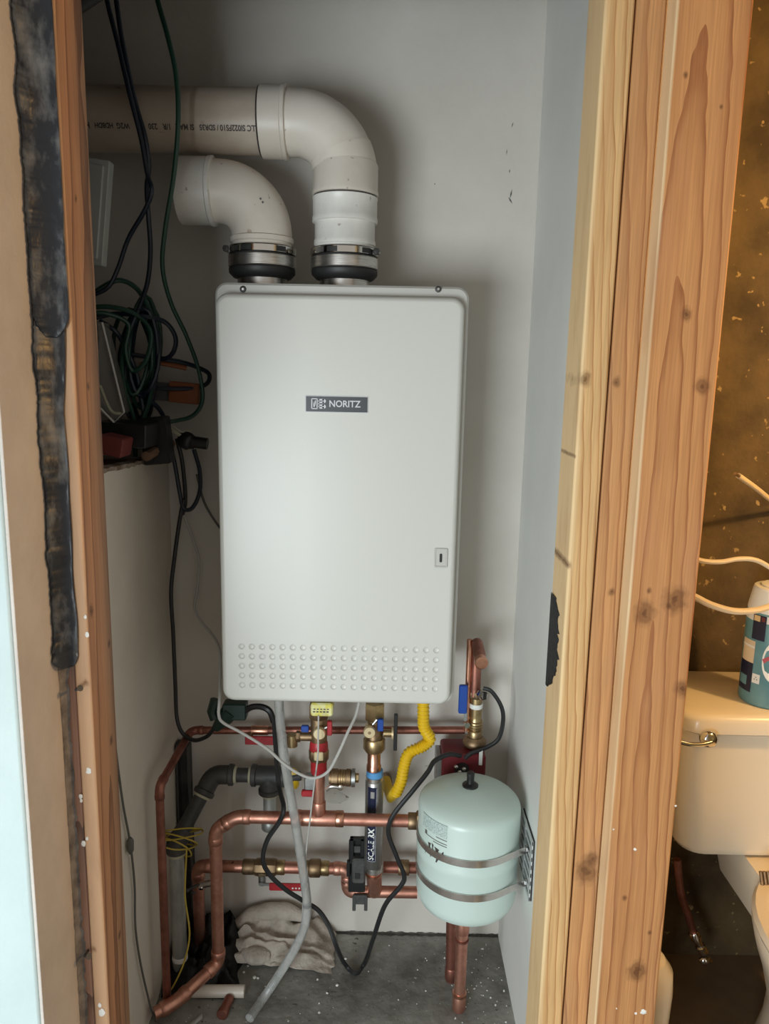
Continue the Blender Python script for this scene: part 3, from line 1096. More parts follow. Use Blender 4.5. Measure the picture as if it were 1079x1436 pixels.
# intake elbow on the left: comes up, turns left, ends in an open hub
E = thing('pvc_elbow', 'short white plastic vent elbow with open end, on the left coupling', 'pipe elbow', (VL.x, VL.y, 1.62))
zl = A(275, 268, 1.52).z
xo = A(300, 268, 1.52).x
RB = 0.080
xc_, zc_ = VL.x - RB, zl - RB
m = MB()
m.lathe((VL.x, VL.y, 1.6), (0, 0, 1), [(0.0565, 0), (0.0565, 0.024), (0.0605, 0.026), (0.0605, 0.034), (0.0575, 0.036)], 40)
m.build('spigot', 'pvc', E)
m = MB()
m.tube([Vector((VL.x, VL.y, 1.63))] + arc((xc_, VL.y, zc_), RB, (1, 0, 0), (0, 0, 1), 0, 90, 16) + [Vector((xo, VL.y, zl))], PR, 40, caps=False)
m.build('bend', 'pvc', E)
xe = A(254, 268, 1.52).x
m = MB()
m.lathe((xo + 0.004, VL.y, zl), (-1, 0, 0), [(PR, 0), (PR + 0.0055, 0.002), (PR + 0.0055, 0.009), (PR + 0.0035, 0.011), (PR + 0.0035, xo + 0.004 - xe), (PR, xo + 0.004 - xe), (PR - 0.001, 0.02)], 40, cap0=False, cap1=False)
m.build('hub', 'pvc_white', E)
MB().lathe((xo - 0.01, VL.y, zl), (1, 0, 0), [(PR - 0.001, 0), (PR - 0.001, 0.002)], 30).build('hub_inside', 'rubber', E)
q = A(368, 283, 1.466)
m = MB()
for dx_, dz_ in ((0, 0), (-0.004, 0.006)):
    c = Vector((q.x + dx_, 0, q.z + dz_))
    d = Vector((c.x - xc_, 0, c.z - zc_))
    off = d.length - RB
    yy = VL.y - math.sqrt(max(PR ** 2 - off ** 2, 0)) - 0.0004
    m.add([(c.x - .003, yy, c.z - .0005), (c.x + .001, yy, c.z + .002), (c.x + .003, yy, c.z - .001), (c.x, yy, c.z - .003)], [(0, 1, 2, 3)])
m.build('scuff', 'scuff', E)

# exhaust: up, elbow to the left, long run out behind the jamb
X = thing('exhaust_vent', 'long white plastic exhaust pipe rising from heater and running left', 'vent pipe', (VR.x, VR.y, 1.6))
zh = A(400, 172, 1.53).z
YH = 1.53
m = MB()
m.lathe((VR.x, VR.y, 1.6), (0, 0, 1), [(0.0565, 0), (0.0565, 0.022), (0.0590, 0.024), (0.0590, 0.032), (0.0575, 0.034), (0.0575, 0.085)], 40)
m.build('pipe', 'pvc_white', X)
lean = Vector((0.0, -0.10, 1)).normalized()
m = MB()
m.lathe((VR.x, VR.y, 1.664), (0, 0, 1), [(0.0578, 0), (0.0625, 0.002), (0.0625, 0.010), (0.0612, 0.012), (0.0612, 0.042), (0.0622, 0.044), (0.0622, 0.046), (0.0578, 0.047)], 40)
m.build('coupling', 'pvc_white', X)
m = MB()
m.lathe((VR.x, VR.y, 1.708), (0, 0, 1), [(0.0575, 0), (0.0600, 0.0005), (0.0600, 0.006), (0.0575, 0.0065)], 40)
m.build('joint_gap', 'ink', X)
m = MB()
m.lathe((VR.x, VR.y, 1.713), (0, 0, 1), [(0.0585, 0), (0.0628, 0.001), (0.0628, 0.008), (0.0618, 0.010), (0.0618, 0.055), (0.0575, 0.062)], 40)
m.build('elbow_hub', 'pvc', X)
RB2 = 0.098
xh = A(368, 172, YH).x      # left end of the horizontal hub
xs = A(402, 172, YH).x
m = MB()
pth = [Vector((VR.x, VR.y, 1.75))] + [Vector((q.x, VR.y + (YH - VR.y) * min(1, max(0, (VR.x - q.x) / RB2)), q.z)) for q in arc((VR.x - RB2, VR.y, zh - RB2), RB2, (1, 0, 0), (0, 0, 1), 0, 90, 18)] + [Vector((xs, YH, zh))]
m.tube(pth, 0.0590, 40, caps=False)
m.build('elbow', 'pvc', X)
# moulded tab on the elbow's face
m = MB()
m.tube(pth[:7], 0.0606, 40, caps=False)
m.build('elbow_sleeve', 'pvc', X)
m = MB()
m.lathe((xs + 0.003, YH, zh), (-1, 0, 0), [(0.059, 0), (0.0655, 0.0015), (0.0655, 0.008), (0.0635, 0.010), (0.0635, xs + 0.003 - xh), (0.0575, xs + 0.0032 - xh)], 40)
m.build('hub', 'pvc', X)
m = MB()
m.lathe((xh + 0.001, YH, zh), (-1, 0, 0), [(0.0625, 0), (0.0630, 0.002), (0.0605, 0.0045), (0.0575, 0.005)], 40)
m.build('joint_gap', 'ink', X)
m = MB()
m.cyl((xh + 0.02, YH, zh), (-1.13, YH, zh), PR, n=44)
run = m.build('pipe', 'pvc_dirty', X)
# printing on the pipe, upside down
def on_pipe(x0, zoff):
    a0 = math.asin(zoff / PR)
    def fn(u, v):
        a = a0 - v / PR
        return Vector((x0 - u, YH - (PR + 0.0004) * math.cos(a), zh + (PR + 0.0004) * math.sin(a)))
    return fn


zt = A(300, 177, YH - PR).z - zh
for s_, pxc, sz in (('LLC SI022FS10', 334, 0.0140), ('/ SDR35', 292, 0.0130), ('SI MAX', 258, 0.0135), ('1/R', 233, 0.0135), ('230', 213, 0.0135), ('W2G', 171, 0.0130), ('HDBDH', 144, 0.0120), ('H', 121, 0.0140)):
    m = MB()
    text_on(m, s_, sz, on_pipe(A(pxc, 177, YH - PR).x, zt), 0.0004, 0.80)
    m.build('printed_code', 'ink', run)


# ================================================================== COPPER, BRASS AND GAS LINES
VX, VY, VZ = Vector((1, 0, 0)), Vector((0, 1, 0)), Vector((0, 0, 1))

# ---- thin recirculation line: along the back wall, forward on the left, down to the floor
T = thing('recirculation_line', 'thin dark copper pipe behind the valves, turning down by left wall', 'pipe', (-0.455, 1.45, 0.0))
pz = 0.563
pR = A(652, 1022, 1.63)
p0 = Vector((pR.x, 1.63, pz + 0.014))
p1 = Vector((A(268, 1028, 1.63).x, 1.63, pz))
pv = Vector((-0.4535, 1.43, A(226, 1103, 1.43).z))
p2 = pv
p3 = Vector((-0.4535, 1.43, 0.035))
p4 = Vector((-0.4535 + 0.035, 1.43 + 0.01, 0.03))
copper_run(T, [p0, p1, p2, p3], 0.0088, 'copper_dark', bend=0.018)
collar(T, p1 + (p0 - p1).normalized() * 0.16, VX, 0.0112, 0.040, 'copper_hi', 'sleeve')
a, b = A(344, 1031, 1.612), A(385, 1046, 1.612)
lv = MB().rbox((a.x, 1.606, b.z + .004), (b.x, 1.612, a.z), 0.003).build('red_lever', 'red', T)
a, b = A(384, 1030, 1.606), A(389, 1054, 1.606)
MB().rbox((a.x, 1.602, b.z), (b.x, 1.607, a.z), 0.002).build('lever_tip', 'white', lv)
MB().cyl((A(352, 1022, 1.63).x, 1.63, pz), (A(352, 1022, 1.63).x, 1.608, pz - 0.010), 0.007).build('valve_stem', 'brass_old', T)
MB().cyl(p3 + Vector((0, 0, -0.004)), p3 + Vector((0.0, -0.012, -0.006)), 0.0105).build('foot_elbow', 'copper_dark', T)

# ---- hot water line
HOTY = 1.50
T = thing('hot_water_line', 'copper pipe with tee dropping from the red-banded valve to the left floor', 'pipe', A(312, 1335, HOTY))
T.location.z = 0.0
h_l = A(306, 1145, HOTY)
h_tee = A(447, 1143, HOTY)
h_r = A(588, 1150, HOTY)
zz = (h_l.z + h_r.z) / 2
h_l = Vector((h_l.x + 0.004, HOTY, zz))
h_r = Vector((h_r.x, HOTY, zz - 0.002))
h_tee = Vector((h_tee.x, HOTY, zz))
r1 = 0.0135
hv = Vector((A(304, 1240, HOTY).x, HOTY, zz - 0.045))
hb = Vector((hv.x, HOTY, 0.065))
hf = Vector((-0.430, 1.412, 0.042))
he = Vector((-0.468, 1.388, 0.036))
copper_run(T, [h_r, Vector((h_l.x + 0.035, HOTY, zz)), hv + Vector((0, 0, 0.012)), hb, hf, he], r1, 'copper', bend=0.016)
# tee and its branch up to the valve
collar(T, h_tee, VX, r1 * 1.24, 0.084, 'copper', 'tee')
collar(T, h_tee + VX * 0.046, VX, r1 * 1.30, 0.018, 'copper_hi', 'solder_collar')
collar(T, h_tee - VX * 0.046, VX, r1 * 1.30, 0.018, 'copper', 'solder_collar')
htop = Vector((h_tee.x, HOTY, A(447, 1083, HOTY).z))
MB().cyl(h_tee, htop, r1 * 0.98).build('pipe', 'copper', T)
collar(T, h_tee + VZ * 0.026, VZ, r1 * 1.17, 0.030, 'copper', 'branch_collar')
collar(T, h_r - VX * 0.014, VX, r1 * 1.33, 0.020, 'brass_old', 'brass_adapter')
m = MB()
m.hexn(h_r - VX * 0.006, VX, r1 * 1.62, 0.018)
m.build('hex_nut', 'brass_old', T)
MB().cyl(h_r + VX * 0.011, h_r + VX * 0.022, r1 * 1.2).build('threads', 'iron', T)

# red banded isolation valve between heater and hot line
hx, hy = h_tee.x, HOTY
def zy(py, Y=HOTY):
    return A(447, py, Y).z
V = thing('isolation_valve', 'brass valve with red bands and yellow tag under the heater', 'valve', (hx, hy, htop.z))
m = MB()
m.lathe((hx, hy, zy(1084)), VZ, [(0.0150, 0), (0.0175, 0.004), (0.0175, zy(1068) - zy(1084)), (0.020, zy(1064) - zy(1084))], 24)
m.build('red_band', 'red', V)
m = MB()
m.lathe((hx, hy, zy(1066)), VZ, [(0.019, 0), (0.0215, 0.004), (0.0215, zy(1052) - zy(1066)), (0.019, zy(1048) - zy(1066))], 8)
m.build('body', 'brass_old', V)
m = MB()
m.lathe((hx, hy, zy(1051)), VZ, [(0.0195, 0), (0.0205, 0.002), (0.0195, 0.014), (0.0175, zy(1038) - zy(1051))], 24)
m.build('red_band', 'red', V)
m = MB()
m.lathe((hx, hy, zy(1042)), VZ, [(0.0165, 0), (0.0175, 0.008), (0.0175, zy(1008) - zy(1042)), (0.015, zy(985) - zy(1042))], 24)
m.build('neck', 'brass_old', V)
c = A(448, 1029, hy - 0.030)
m = MB()
m.lathe(c + Vector((0, 0.03, 0)), (0, -1, 0), [(0.010, 0), (0.010, 0.022), (0.0128, 0.023), (0.0133, 0.030), (0.0115, 0.033)], 24)
tag(m.build('front_cap', 'brass_hi', V), 'round polished brass cap', None)
c = A(435, 1033, hy)
MB().cyl(c + VX * 0.014, c - VX * 0.022, 0.0095).build('drain_spout', 'brass_old', V)
MB().hexn(c - VX * 0.030 - VZ * 0.000, VX, 0.012, 0.010).build('hex_nut', 'brass_old', V)
MB().cyl(c - VX * 0.038 + VZ * 0.004, c - VX * 0.038 - VZ * 0.022, 0.0115).build('drain_elbow', 'brass', V)
p = A(428, 1022, hy - 0.01)
MB().rbox((p.x - .008, p.y - .004, p.z - .007), (p.x + .008, p.y + .004, p.z + .008), .003).build('drain_lever', 'blue', V)
a, b = A(459, 1011, hy - 0.022), A(466, 1031, hy - 0.022)
m = MB()
m.rbox((a.x, hy - 0.026, b.z), (b.x, hy - 0.016, a.z), 0.003)
m.build('red_lever', 'red', V)
m = MB()
m.tube([c for c in (Vector((hx + .002, hy - .022, zy(1018))), Vector(((a.x + b.x) / 2, hy - .021, (a.z + b.z) / 2 + .004)))], 0.003, 8)
m.build('lever_shank', 'zinc', V)
a, b = A(436, 986, hy - 0.028), A(467, 1005, hy - 0.028)
m = MB()
m.rbox((a.x, hy - 0.030, b.z), (b.x, hy + 0.012, a.z), 0.006)
tag(m.build('union_nut', 'yellow_tag', V), 'yellow printed tag wrapped round the union', None)
m = MB()
for k in range(5):
    m.box((a.x + 0.005 + k * .007, hy - 0.0308, b.z + 0.010), (a.x + 0.0095 + k * .007, hy - 0.0300, b.z + 0.0125))
    m.box((a.x + 0.006 + k * .007, hy - 0.0308, b.z + 0.016), (a.x + 0.010 + k * .007, hy - 0.0300, b.z + 0.018))
m.build('tag_print', 'ink', V)
m = MB()
m.hexn((hx, hy, zy(1006)), VZ, 0.0225, zy(985) - zy(1006))
m.build('hex_union', 'brass_old', V)
c = A(447, 1061, hy - 0.022)
MB().rbox((c.x - .010, c.y - .001, c.z - .010), (c.x + .010, c.y + .003, c.z + .010), .003).build('maker_plate', 'brass_hi', V)

# pressure relief valve to the right of the branch
c0 = A(462, 1090, HOTY)
V = thing('relief_valve', 'brass pressure relief valve with test lever, right of the red bands', 'valve', c0)
m = MB()
m.lathe(c0, VX, [(0.0145, 0), (0.0145, 0.004), (0.0185, 0.005), (0.0185, 0.018), (0.0165, 0.020), (0.0165, 0.036), (0.0185, 0.037), (0.0185, 0.046), (0.0135, 0.048)], 22)
m.build('body', 'brass_old', V)
for k in range(3):
    m = MB()
    m.lathe(c0 + VX * (0.021 + 0.005 * k), VX, [(0.0166, 0), (0.0178, 0.001), (0.0178, 0.0025), (0.0166, 0.0035)], 22)
    m.build('rib', 'brass', V)
MB().cyl(c0 + VX * 0.048, c0 + VX * 0.056, 0.0195).build('cap_disc', 'zinc', V)
MB().hexn(c0 + VX * 0.056, VX, 0.010, 0.008).build('hex_end', 'brass', V)
p = [A(458, 1108, HOTY - .02), A(465, 1103, HOTY - .022), A(476, 1104, HOTY - .022), A(480, 1102, HOTY - .02)]
m = MB()
m.tube(smooth(p, 4), 0.0042, 8)
m.build('test_lever', 'steel', V)
m = MB()
m.lathe(A(478, 1104, HOTY - .020), (0, -1, 0), [(0.006, 0), (0.006, 0.004), (0.004, 0.005)], 14)
m.build('lever_pin', 'steel_hi', V)
a, b = A(428, 1086, HOTY), A(441, 1104, HOTY)
MB().rbox((a.x, HOTY - .014, b.z), (b.x + .004, HOTY + .012, a.z), .004).build('side_body', 'zinc', V)
a, b = A(424, 1103, HOTY), A(441, 1112, HOTY)
MB().rbox((a.x, HOTY - .018, b.z), (b.x, HOTY - .008, a.z), .004).build('red_grip', 'red', V)

# ---- cold inlet: union, valve, nut, copper neck, scale filter
CY = 1.555
def zc(py):
    return A(527, py, CY).z
cx = A(525, 1050, CY).x
V = thing('inlet_valve', 'brass inlet valve with round cap and blue lever under the heater', 'valve', (cx, CY, zc(1056)))
m = MB()
m.hexn((cx, CY, zc(1008)), VZ, 0.0235, zc(985) - zc(1008))
m.build('hex_union', 'brass', V)
m = MB()
m.lathe((cx, CY, zc(1036)), VZ, [(0.0185, 0), (0.0185, 0.01), (0.0155, 0.014), (0.0155, zc(1006) - zc(1036))], 24)
m.build('body', 'brass_old', V)
m = MB()
m.hexn((cx, CY, zc(1052)), VZ, 0.0245, zc(1034) - zc(1052), 8)
m.build('hex_nut', 'brass', V)
c = A(518.5, 1027, CY - 0.030)
m = MB()
m.lathe(c + Vector((0, 0.03, 0)), (0, -1, 0), [(0.010, 0), (0.010, 0.022), (0.0130, 0.023), (0.0136, 0.030), (0.0118, 0.033)], 24)
tag(m.build('front_cap', 'brass_hi', V), 'round polished brass cap', None)
MB().lathe(c + Vector((0, -0.0028, 0)), (0, -1, 0), [(0.0035, 0), (0.0035, 0.0006)], 12).build('cap_mark', 'brass_old', V)
a, b = A(530, 1008, CY - 0.02), A(538, 1025, CY - 0.02)
MB().rbox((a.x, CY - .024, b.z), (b.x, CY - .014, a.z), .003).build('blue_lever', 'blue', V)
MB().tube([A(523, 1016, CY - .022), A(529, 1009, CY - .021)], 0.003, 8).build('lever_shank', 'zinc', V)
c = A(538, 1028, CY)
MB().cyl(c, c + VX * 0.020, 0.0085).build('drain_spout', 'brass', V)
MB().cyl(c + VX * 0.018, c + VX * 0.022, 0.0130).build('spout_flange', 'brass_hi', V)
a, b = A(553, 1001, CY - .004), A(557, 1052, CY - .004)
MB().rbox((a.x, CY - .008, b.z), (b.x, CY, a.z), .002).build('drain_lever', 'black', V)
m = MB()
m.lathe((cx, CY, zc(1080)), VZ, [(0.0165, 0), (0.0165, 0.012), (0.0148, 0.014), (0.0148, zc(1050) - zc(1080))], 22)
m.build('copper_neck', 'copper_hi', V)

fx = A(524.5, 1150, CY).x
fz0, fz1 = zc(1214), zc(1093)
S = thing('scale_filter', 'grey cylindrical scale filter with navy label, below the brass inlet valve', 'water filter', (fx, CY, fz0))
fr_ = 0.0205
m = MB()
m.lathe((fx, CY, fz0), VZ, [(0.0185, 0), (fr_, 0.003), (fr_, fz1 - fz0 - 0.002), (0.019, fz1 - fz0)], 32)
m.build('canister', 'filter', S)
m = MB()
m.lathe((fx, CY, fz1), VZ, [(0.0185, 0), (0.0195, 0.001), (0.0195, 0.009), (0.017, 0.010)], 28)
m.build('end_cap', 'steel', S)
m = MB()
m.lathe((fx, CY, fz1 + .009), VZ, [(0.0175, 0), (0.0185, 0.001), (0.0185, zc(1079) - fz1 - 0.010), (0.017, zc(1079) - fz1 - 0.009)], 28)
m.build('blue_band', 'lblue', S)
m = MB()
text_on(m, 'W', 0.013, lambda u, v: Vector((fx + 0.0187 * math.sin((u) / 0.0187), CY - 0.0187 * math.cos(u / 0.0187), fz1 + 0.004 + v)), 0.0004)
m.build('band_letter', 'white', S)
m = MB()
la0, la1 = 229, 286
lz0, lz1 = A(524, 1209, CY - fr_).z, A(524, 1105, CY - fr_).z
cyl_patch(m, (fx, CY), fr_ + 0.0004, la0, la1, lz0, lz1)
lb = m.build('label', 'navy', S)
m = MB()
cyl_patch(m, (fx, CY), fr_ + 0.0006, la0 + 2, la1 - 2, lz0 + 0.001, lz0 + 0.0018)
cyl_patch(m, (fx, CY), fr_ + 0.0006, la1 - 3, la1 - 1.5, lz0 + 0.001, lz1 - 0.002)
m.build('label_rule', 'silver', lb)
def on_filter(amid, z0, r=fr_ + 0.0007):
    def fn(u, v):
        a = R_(amid) - v / r
        return Vector((fx + r * math.cos(a), CY + r * math.sin(a), z0 + u))
    return fn


m = MB()
text_on(m, 'SCALE', 0.0185, lambda u, v: on_filter(255, A(518, 1186, CY).z + 0.004)(u, -v) if False else on_filter(257, A(518, 1193, CY - fr_).z)(u, v), 0.0002, 0.92)
text_on(m, 'RX', 0.0185, on_filter(257, A(520, 1169.5, CY - fr_).z), 0.0009, 0.92)
m.build('lettering', 'white', lb)
m = MB()
text_on(m, 'WATER CONDITIONING SYSTEM', 0.0050, on_filter(277, A(520, 1185, CY - fr_).z), 0.0, 0.62)
m.build('small_print', 'silver', lb)
m = MB()
cyl_patch(m, (fx, CY), fr_ + 0.0007, 247, 272, A(524, 1120, CY - fr_).z, A(524, 1111, CY - fr_).z, 6)
m.build('label_picture', 'zinc', lb)

# ---- cold supply manifold at the bottom
T = thing('cold_supply_line', 'low copper pipe with brass unions along the back wall', 'pipe', (-0.3, 1.60, 0.0))
CYL = 1.60
cz0 = A(430, 1217, CYL).z
xl = A(285, 1220, CYL).x
cl_ = Vector((xl, CYL, cz0))
cr_ = Vector((A(488, 1217, CYL).x, CYL, cz0))
cd_ = Vector((cr_.x, CYL, A(490, 1250, CYL).z))
ce_ = Vector((0.095, CYL, cd_.z + 0.001))
copper_run(T, [Vector((xl - 0.012, CYL, 0.0)), Vector((xl - 0.012, CYL, cz0)), cr_, cd_, ce_], r1, 'copper', bend=0.017)
for (pa, pb, mm, rr) in ((341, 358, 'brass_old', 1.3), (358, 388, 'brass_old', 1.5), (388, 400, 'brass', 1.25), (426, 434, 'brass_old', 1.25), (434, 450, 'brass_old', 1.55), (450, 462, 'brass', 1.25)):
    a, b = A(pa, 1217, CYL).x, A(pb, 1217, CYL).x
    m = MB()
    L = b - a
    R1 = r1 * rr
    m.lathe((a, CYL, cz0), VX, [(R1 * .92, 0), (R1, L * .1), (R1, L * .9), (R1 * .92, L)], 8 if rr > 1.4 else 20)
    m.build('brass_union', mm, T)
# ball valve lever
q = A(368, 1234, CYL - 0.02)
MB().cyl(q + VZ * .014, q - VZ * .010, 0.009).build('valve_stem', 'zinc', T)
a, b = A(378, 1237, CYL - .03), A(424, 1249, CYL - .03)
m = MB()
m.rbox((a.x, CYL - .036, b.z + .002), (b.x, CYL - .030, a.z), 0.003)
lv = m.build('red_lever', 'red', T)
for k in range(3):
    qx = a.x + (b.x - a.x) * (0.72 + 0.1 * k)
    MB().lathe((qx, CYL - .0361, (a.z + b.z) / 2), (0, -1, 0), [(0.0022, 0), (0.0022, 0.0005)], 8).build('rivet', 'white', lv)
MB().box((q.x - .006, CYL - .034, a.z - .007), (a.x + .006, CYL - .031, a.z - .001)).build('lever_shank', 'zinc', T)
# stub running right behind the tank
c0 = A(538, 1216, 1.61)
MB().cyl(c0, Vector((0.10, 1.61, c0.z)), r1 * 0.95).build('pipe', 'copper_dark', T)
collar(T, c0 + VX * 0.048, VX, r1 * 1.3, 0.026, 'brass_old', 'brass_union')
# elbow under the filter, joining the low pipe
m = MB()
m.tube(smooth([Vector((fx + .002, CY, fz0 + .004)), Vector((fx + .003, CY + .001, fz0 - .020)), Vector((fx + .004, CY + .012, fz0 - .046)), Vector((fx + .004, CYL - .002, cd_.z + .004))], 6), 0.0172, 20)
m.build('elbow', 'copper', T)
collar(T, Vector((fx + .002, CY, fz0 - .006)), VZ, 0.0200, 0.012, 'steel', 'end_ring')
collar(T, Vector((fx + .002, CY, fz0 - .020)), VZ, 0.0190, 0.006, 'copper_hi', 'solder_collar')

# dark short pipe and small cock behind the left riser
T = thing('drain_cock', 'small drain cock on the low copper pipe behind the grey gas pipe', 'valve', A(268, 1250, 1.58))
c = A(289, 1238, 1.57)
MB().cyl(c + VX * .012, c - VX * .012 + VZ * -.006, 0.0075).build('body', 'steel', T)
MB().hexn(c - VX * .016 - VZ * .008, VX, 0.009, 0.010).build('hex_nut', 'steel_hi', T)
m = MB()
m.tube([A(279, 1240, 1.565), A(262, 1249, 1.555)], 0.0032, 8)
m.blob(A(262, 1249, 1.555), (0.006, 0.004, 0.005))
m.blob(A(271, 1252, 1.56), (0.006, 0.004, 0.004))
m.build('tee_handle', 'iron', T)

# ---- pipe clamp / black bracket in front of the lower pipe
T = thing('pipe_bracket', 'black plastic pipe bracket clipped over the low copper pipe, left of filter', 'bracket', A(503, 1272, 1.565))
BY = 1.572
def bx(pa, ya, pb, yb, y0, y1, mname, nm, r=.003):
    a, b = A(pa, ya, y0), A(pb, yb, y0)
    return MB().rbox((a.x, y0, b.z), (b.x, y1, a.z), r).build(nm, mname, T)
bx(489.5, 1178, 512, 1252, BY, BY + .006, 'black', 'back_plate')
bx(491, 1176, 496, 1212, BY - .010, BY + .001, 'black', 'side_rib', .002)
bx(506, 1176, 511, 1212, BY - .010, BY + .001, 'black', 'side_rib', .002)
bx(491, 1176, 511, 1180, BY - .010, BY + .001, 'black', 'top_rib', .002)
bx(496, 1187, 506, 1196, BY - .006, BY + .001, 'iron', 'ratchet', .002)
bx(486.5, 1209, 491, 1230, BY - .010, BY + .001, 'black', 'ear', .002)
bx(494, 1205, 512, 1240, BY - .020, BY + .001, 'iron', 'saddle', .006)
bx(498, 1225, 505, 1233, BY - .0215, BY - .019, 'rubber', 'saddle_slot', .001)
bx(494.5, 1258, 499, 1278, BY, BY + .008, 'iron', 'foot', .002)
bx(511, 1258, 515.5, 1278, BY, BY + .008, 'iron', 'foot', .002)
bx(495, 1256, 515, 1269, BY + .001, BY + .008, 'iron', 'foot_bridge', .002)

# ---- gas line
T = thing('gas_pipe', 'black iron gas pipe with elbow and tee above a grey galvanised riser', 'pipe', A(245, 1352, 1.53))
g0 = A(246, 1352, 1.53)
g1 = A(250, 1188, 1.53)
g0.x = g1.x = -0.452
g0.z = 0.0
m = MB()
m.cyl(g0, g1 - VZ * 0.012, 0.0165, n=24)
m.build('galvanised_riser', 'galv', T)
m = MB()
m.lathe(g0 + VZ * 0.045, VZ, [(0.0166, 0), (0.0178, .001), (0.0178, .010), (0.0166, .012)], 20)
m.build('tape_ring', 'white', T)
m = MB()
m.lathe(g1 - VZ * 0.020, VZ, [(0.0168, 0), (0.0195, .002), (0.0195, .012), (0.0168, .014)], 22)
m.build('thread_sealant', 'dope', T)
ge = A(299, 1086, 1.62)
m = MB()
m.tube(fillet([g1 - VZ * 0.010, g1 + VZ * 0.012, g1.lerp(ge, 0.22)], 0.02), 0.0225, 22)
m.build('coupling', 'iron', T)
m = MB()
m.cyl(g1 + VZ * 0.01, ge, 0.0165)
m.build('nipple', 'iron', T)
gt = A(378, 1087, 1.62)
gt.z = ge.z
dn = (g1 - ge).normalized()
m = MB()
m.tube(fillet([ge + dn * 0.040, ge, ge + VX * 0.042], 0.028), 0.0215, 22)
for pp, dd in ((ge + dn * 0.036, dn), (ge + VX * 0.036, VX)):
    m.lathe(pp, dd, [(0.0215, 0), (0.0248, .002), (0.0248, .011), (0.0215, .013)], 22)
m.build('elbow', 'iron', T)
for pp, dd in ((ge + dn * 0.049, dn), (ge + VX * 0.049, VX), (gt - VX * 0.048, VX)):
    m = MB()
    m.lathe(pp, dd, [(0.017, 0), (0.0200, .001), (0.0190, .006), (0.017, .007)], 20)
    m.build('thread_sealant', 'dope', T)
MB().cyl(ge + VX * 0.03, gt, 0.0165).build('nipple', 'iron', T)
m = MB()
m.cyl(gt - VX * 0.040, gt + VX * 0.034, 0.0225)
m.cyl(gt, gt - VZ * 0.040, 0.0225)
for pp, dd in ((gt - VX * 0.042, VX), (gt + VX * .028, VX), (gt - VZ * 0.044, VZ)):
    m.lathe(pp, dd, [(0.0225, 0), (0.0258, .002), (0.0258, .011), (0.0225, .013)], 22)
m.build('tee', 'iron', T)
m = MB()
m.lathe(gt - VZ * 0.052, VZ, [(0.015, 0), (0.0185, .001), (0.0185, .006), (0.016, .008)], 20)
m.build('thread_sealant', 'dope', T)
gb = A(378, 1160, 1.62).z
MB().cyl(gt - VZ * 0.04, Vector((gt.x, gt.y, gb)), 0.0150).build('drip_leg', 'galv', T)
m = MB()
m.lathe((gt.x, gt.y, gb - 0.004), VZ, [(0.017, 0), (0.0195, .003), (0.0195, .022), (0.017, .025)], 20)
m.build('drip_cap', 'galv', T)

# yellow tracer wire wound round the iron coupling
T = thing('tracer_wire', 'yellow wire wound round the iron gas coupling and trailing to floor', 'wire', g1)
ax = (ge - g1).normalized()
uu, vv = frame(ax)
for k, (o_, tilt, rr) in enumerate(((0.006, 0.45, 0.036), (0.024, 0.65, 0.040), (0.034, 0.55, 0.036), (0.014, 0.25, 0.043), (-0.004, 0.35, 0.040))):
    cc = g1 + ax * o_ + Vector((0, 0, 0.004))
    path = []
    for j in range(25):
        a = 2 * math.pi * j / 24
        path.append(cc + (uu * math.cos(a) + vv * math.sin(a)) * (rr + 0.002 * math.sin(3 * a + k)) + ax * (rr * tilt * math.sin(a + 0.6 * k)))
    m = MB()
    m.tube(path, 0.0017, 6, caps=False)
    m.build('wire_turn', 'yellow_wire', T)
m = MB()
m.tube(smooth(pixpath([(262, 1190, 1.51), (260, 1230, 1.50), (260, 1262, 1.49), (266, 1310, 1.475), (258, 1350, 1.46), (243, 1383, 1.452), (236, 1391, 1.45)]), 6), 0.0020, 6)
m.build('wire_tail', 'yellow_wire', T)

# black strut standing in the back left corner
m = MB()
a = A(244, 1042, 1.655)
sx = XL + 0.014
m.box((sx - 0.010, 1.645, 0.0), (sx - 0.006, 1.672, a.z))
m.box((sx - 0.010, 1.668, 0.0), (sx + 0.022, 1.672, a.z))
m.box((sx + 0.016, 1.645, 0.0), (sx + 0.020, 1.669, a.z - .004))
o = m.build('corner_strut', 'iron', bevel=0.0015)
tag(o, 'black channel strut standing upright in the back left corner', 'strut')

# ---- yellow gas connector
T = thing('gas_connector', 'bright yellow corrugated gas hose bending down from the heater', 'gas hose', A(550, 1115, 1.6))
gp = pixpath([(594, 975, 1.53), (594, 1000, 1.535), (595, 1020, 1.54), (603, 1036, 1.545), (592, 1047, 1.55), (574, 1056, 1.555), (567, 1074, 1.56), (563, 1095, 1.565), (555, 1114, 1.57)])
sp = smooth(gp, 26)
rad_ = [0.0118 + 0.0018 * math.cos(i * 2 * math.pi / 6) for i in range(len(sp))]
m = MB()
m.tube(sp, 0.012, 18, radii=rad_)
m.build('corrugated_hose', 'yellow', T)
m = MB()
m.tube([A(557, 1108, 1.57), A(549, 1118, 1.585), A(541, 1094, 1.64)], 0.0125, 16)
m.build('lower_hose', 'yellow', T)
MB().cyl(A(541, 1098, 1.64), A(540, 1092, YB), 0.016).build('wall_ferrule', 'brass_old', T)
m = MB()
m.blob(A(413, 1092, 1.62), (0.012, 0.010, 0.026), 14, 10, 0.2, 3)
o = m.build('yellow_valve_body', 'yellow')
tag(o, 'yellow gas valve body peeking out right of the clear drain tube', 'valve')
MB().cyl(A(404, 1090, 1.62), A(422, 1088, 1.62), 0.011).build('gas_nipple', 'iron', o)

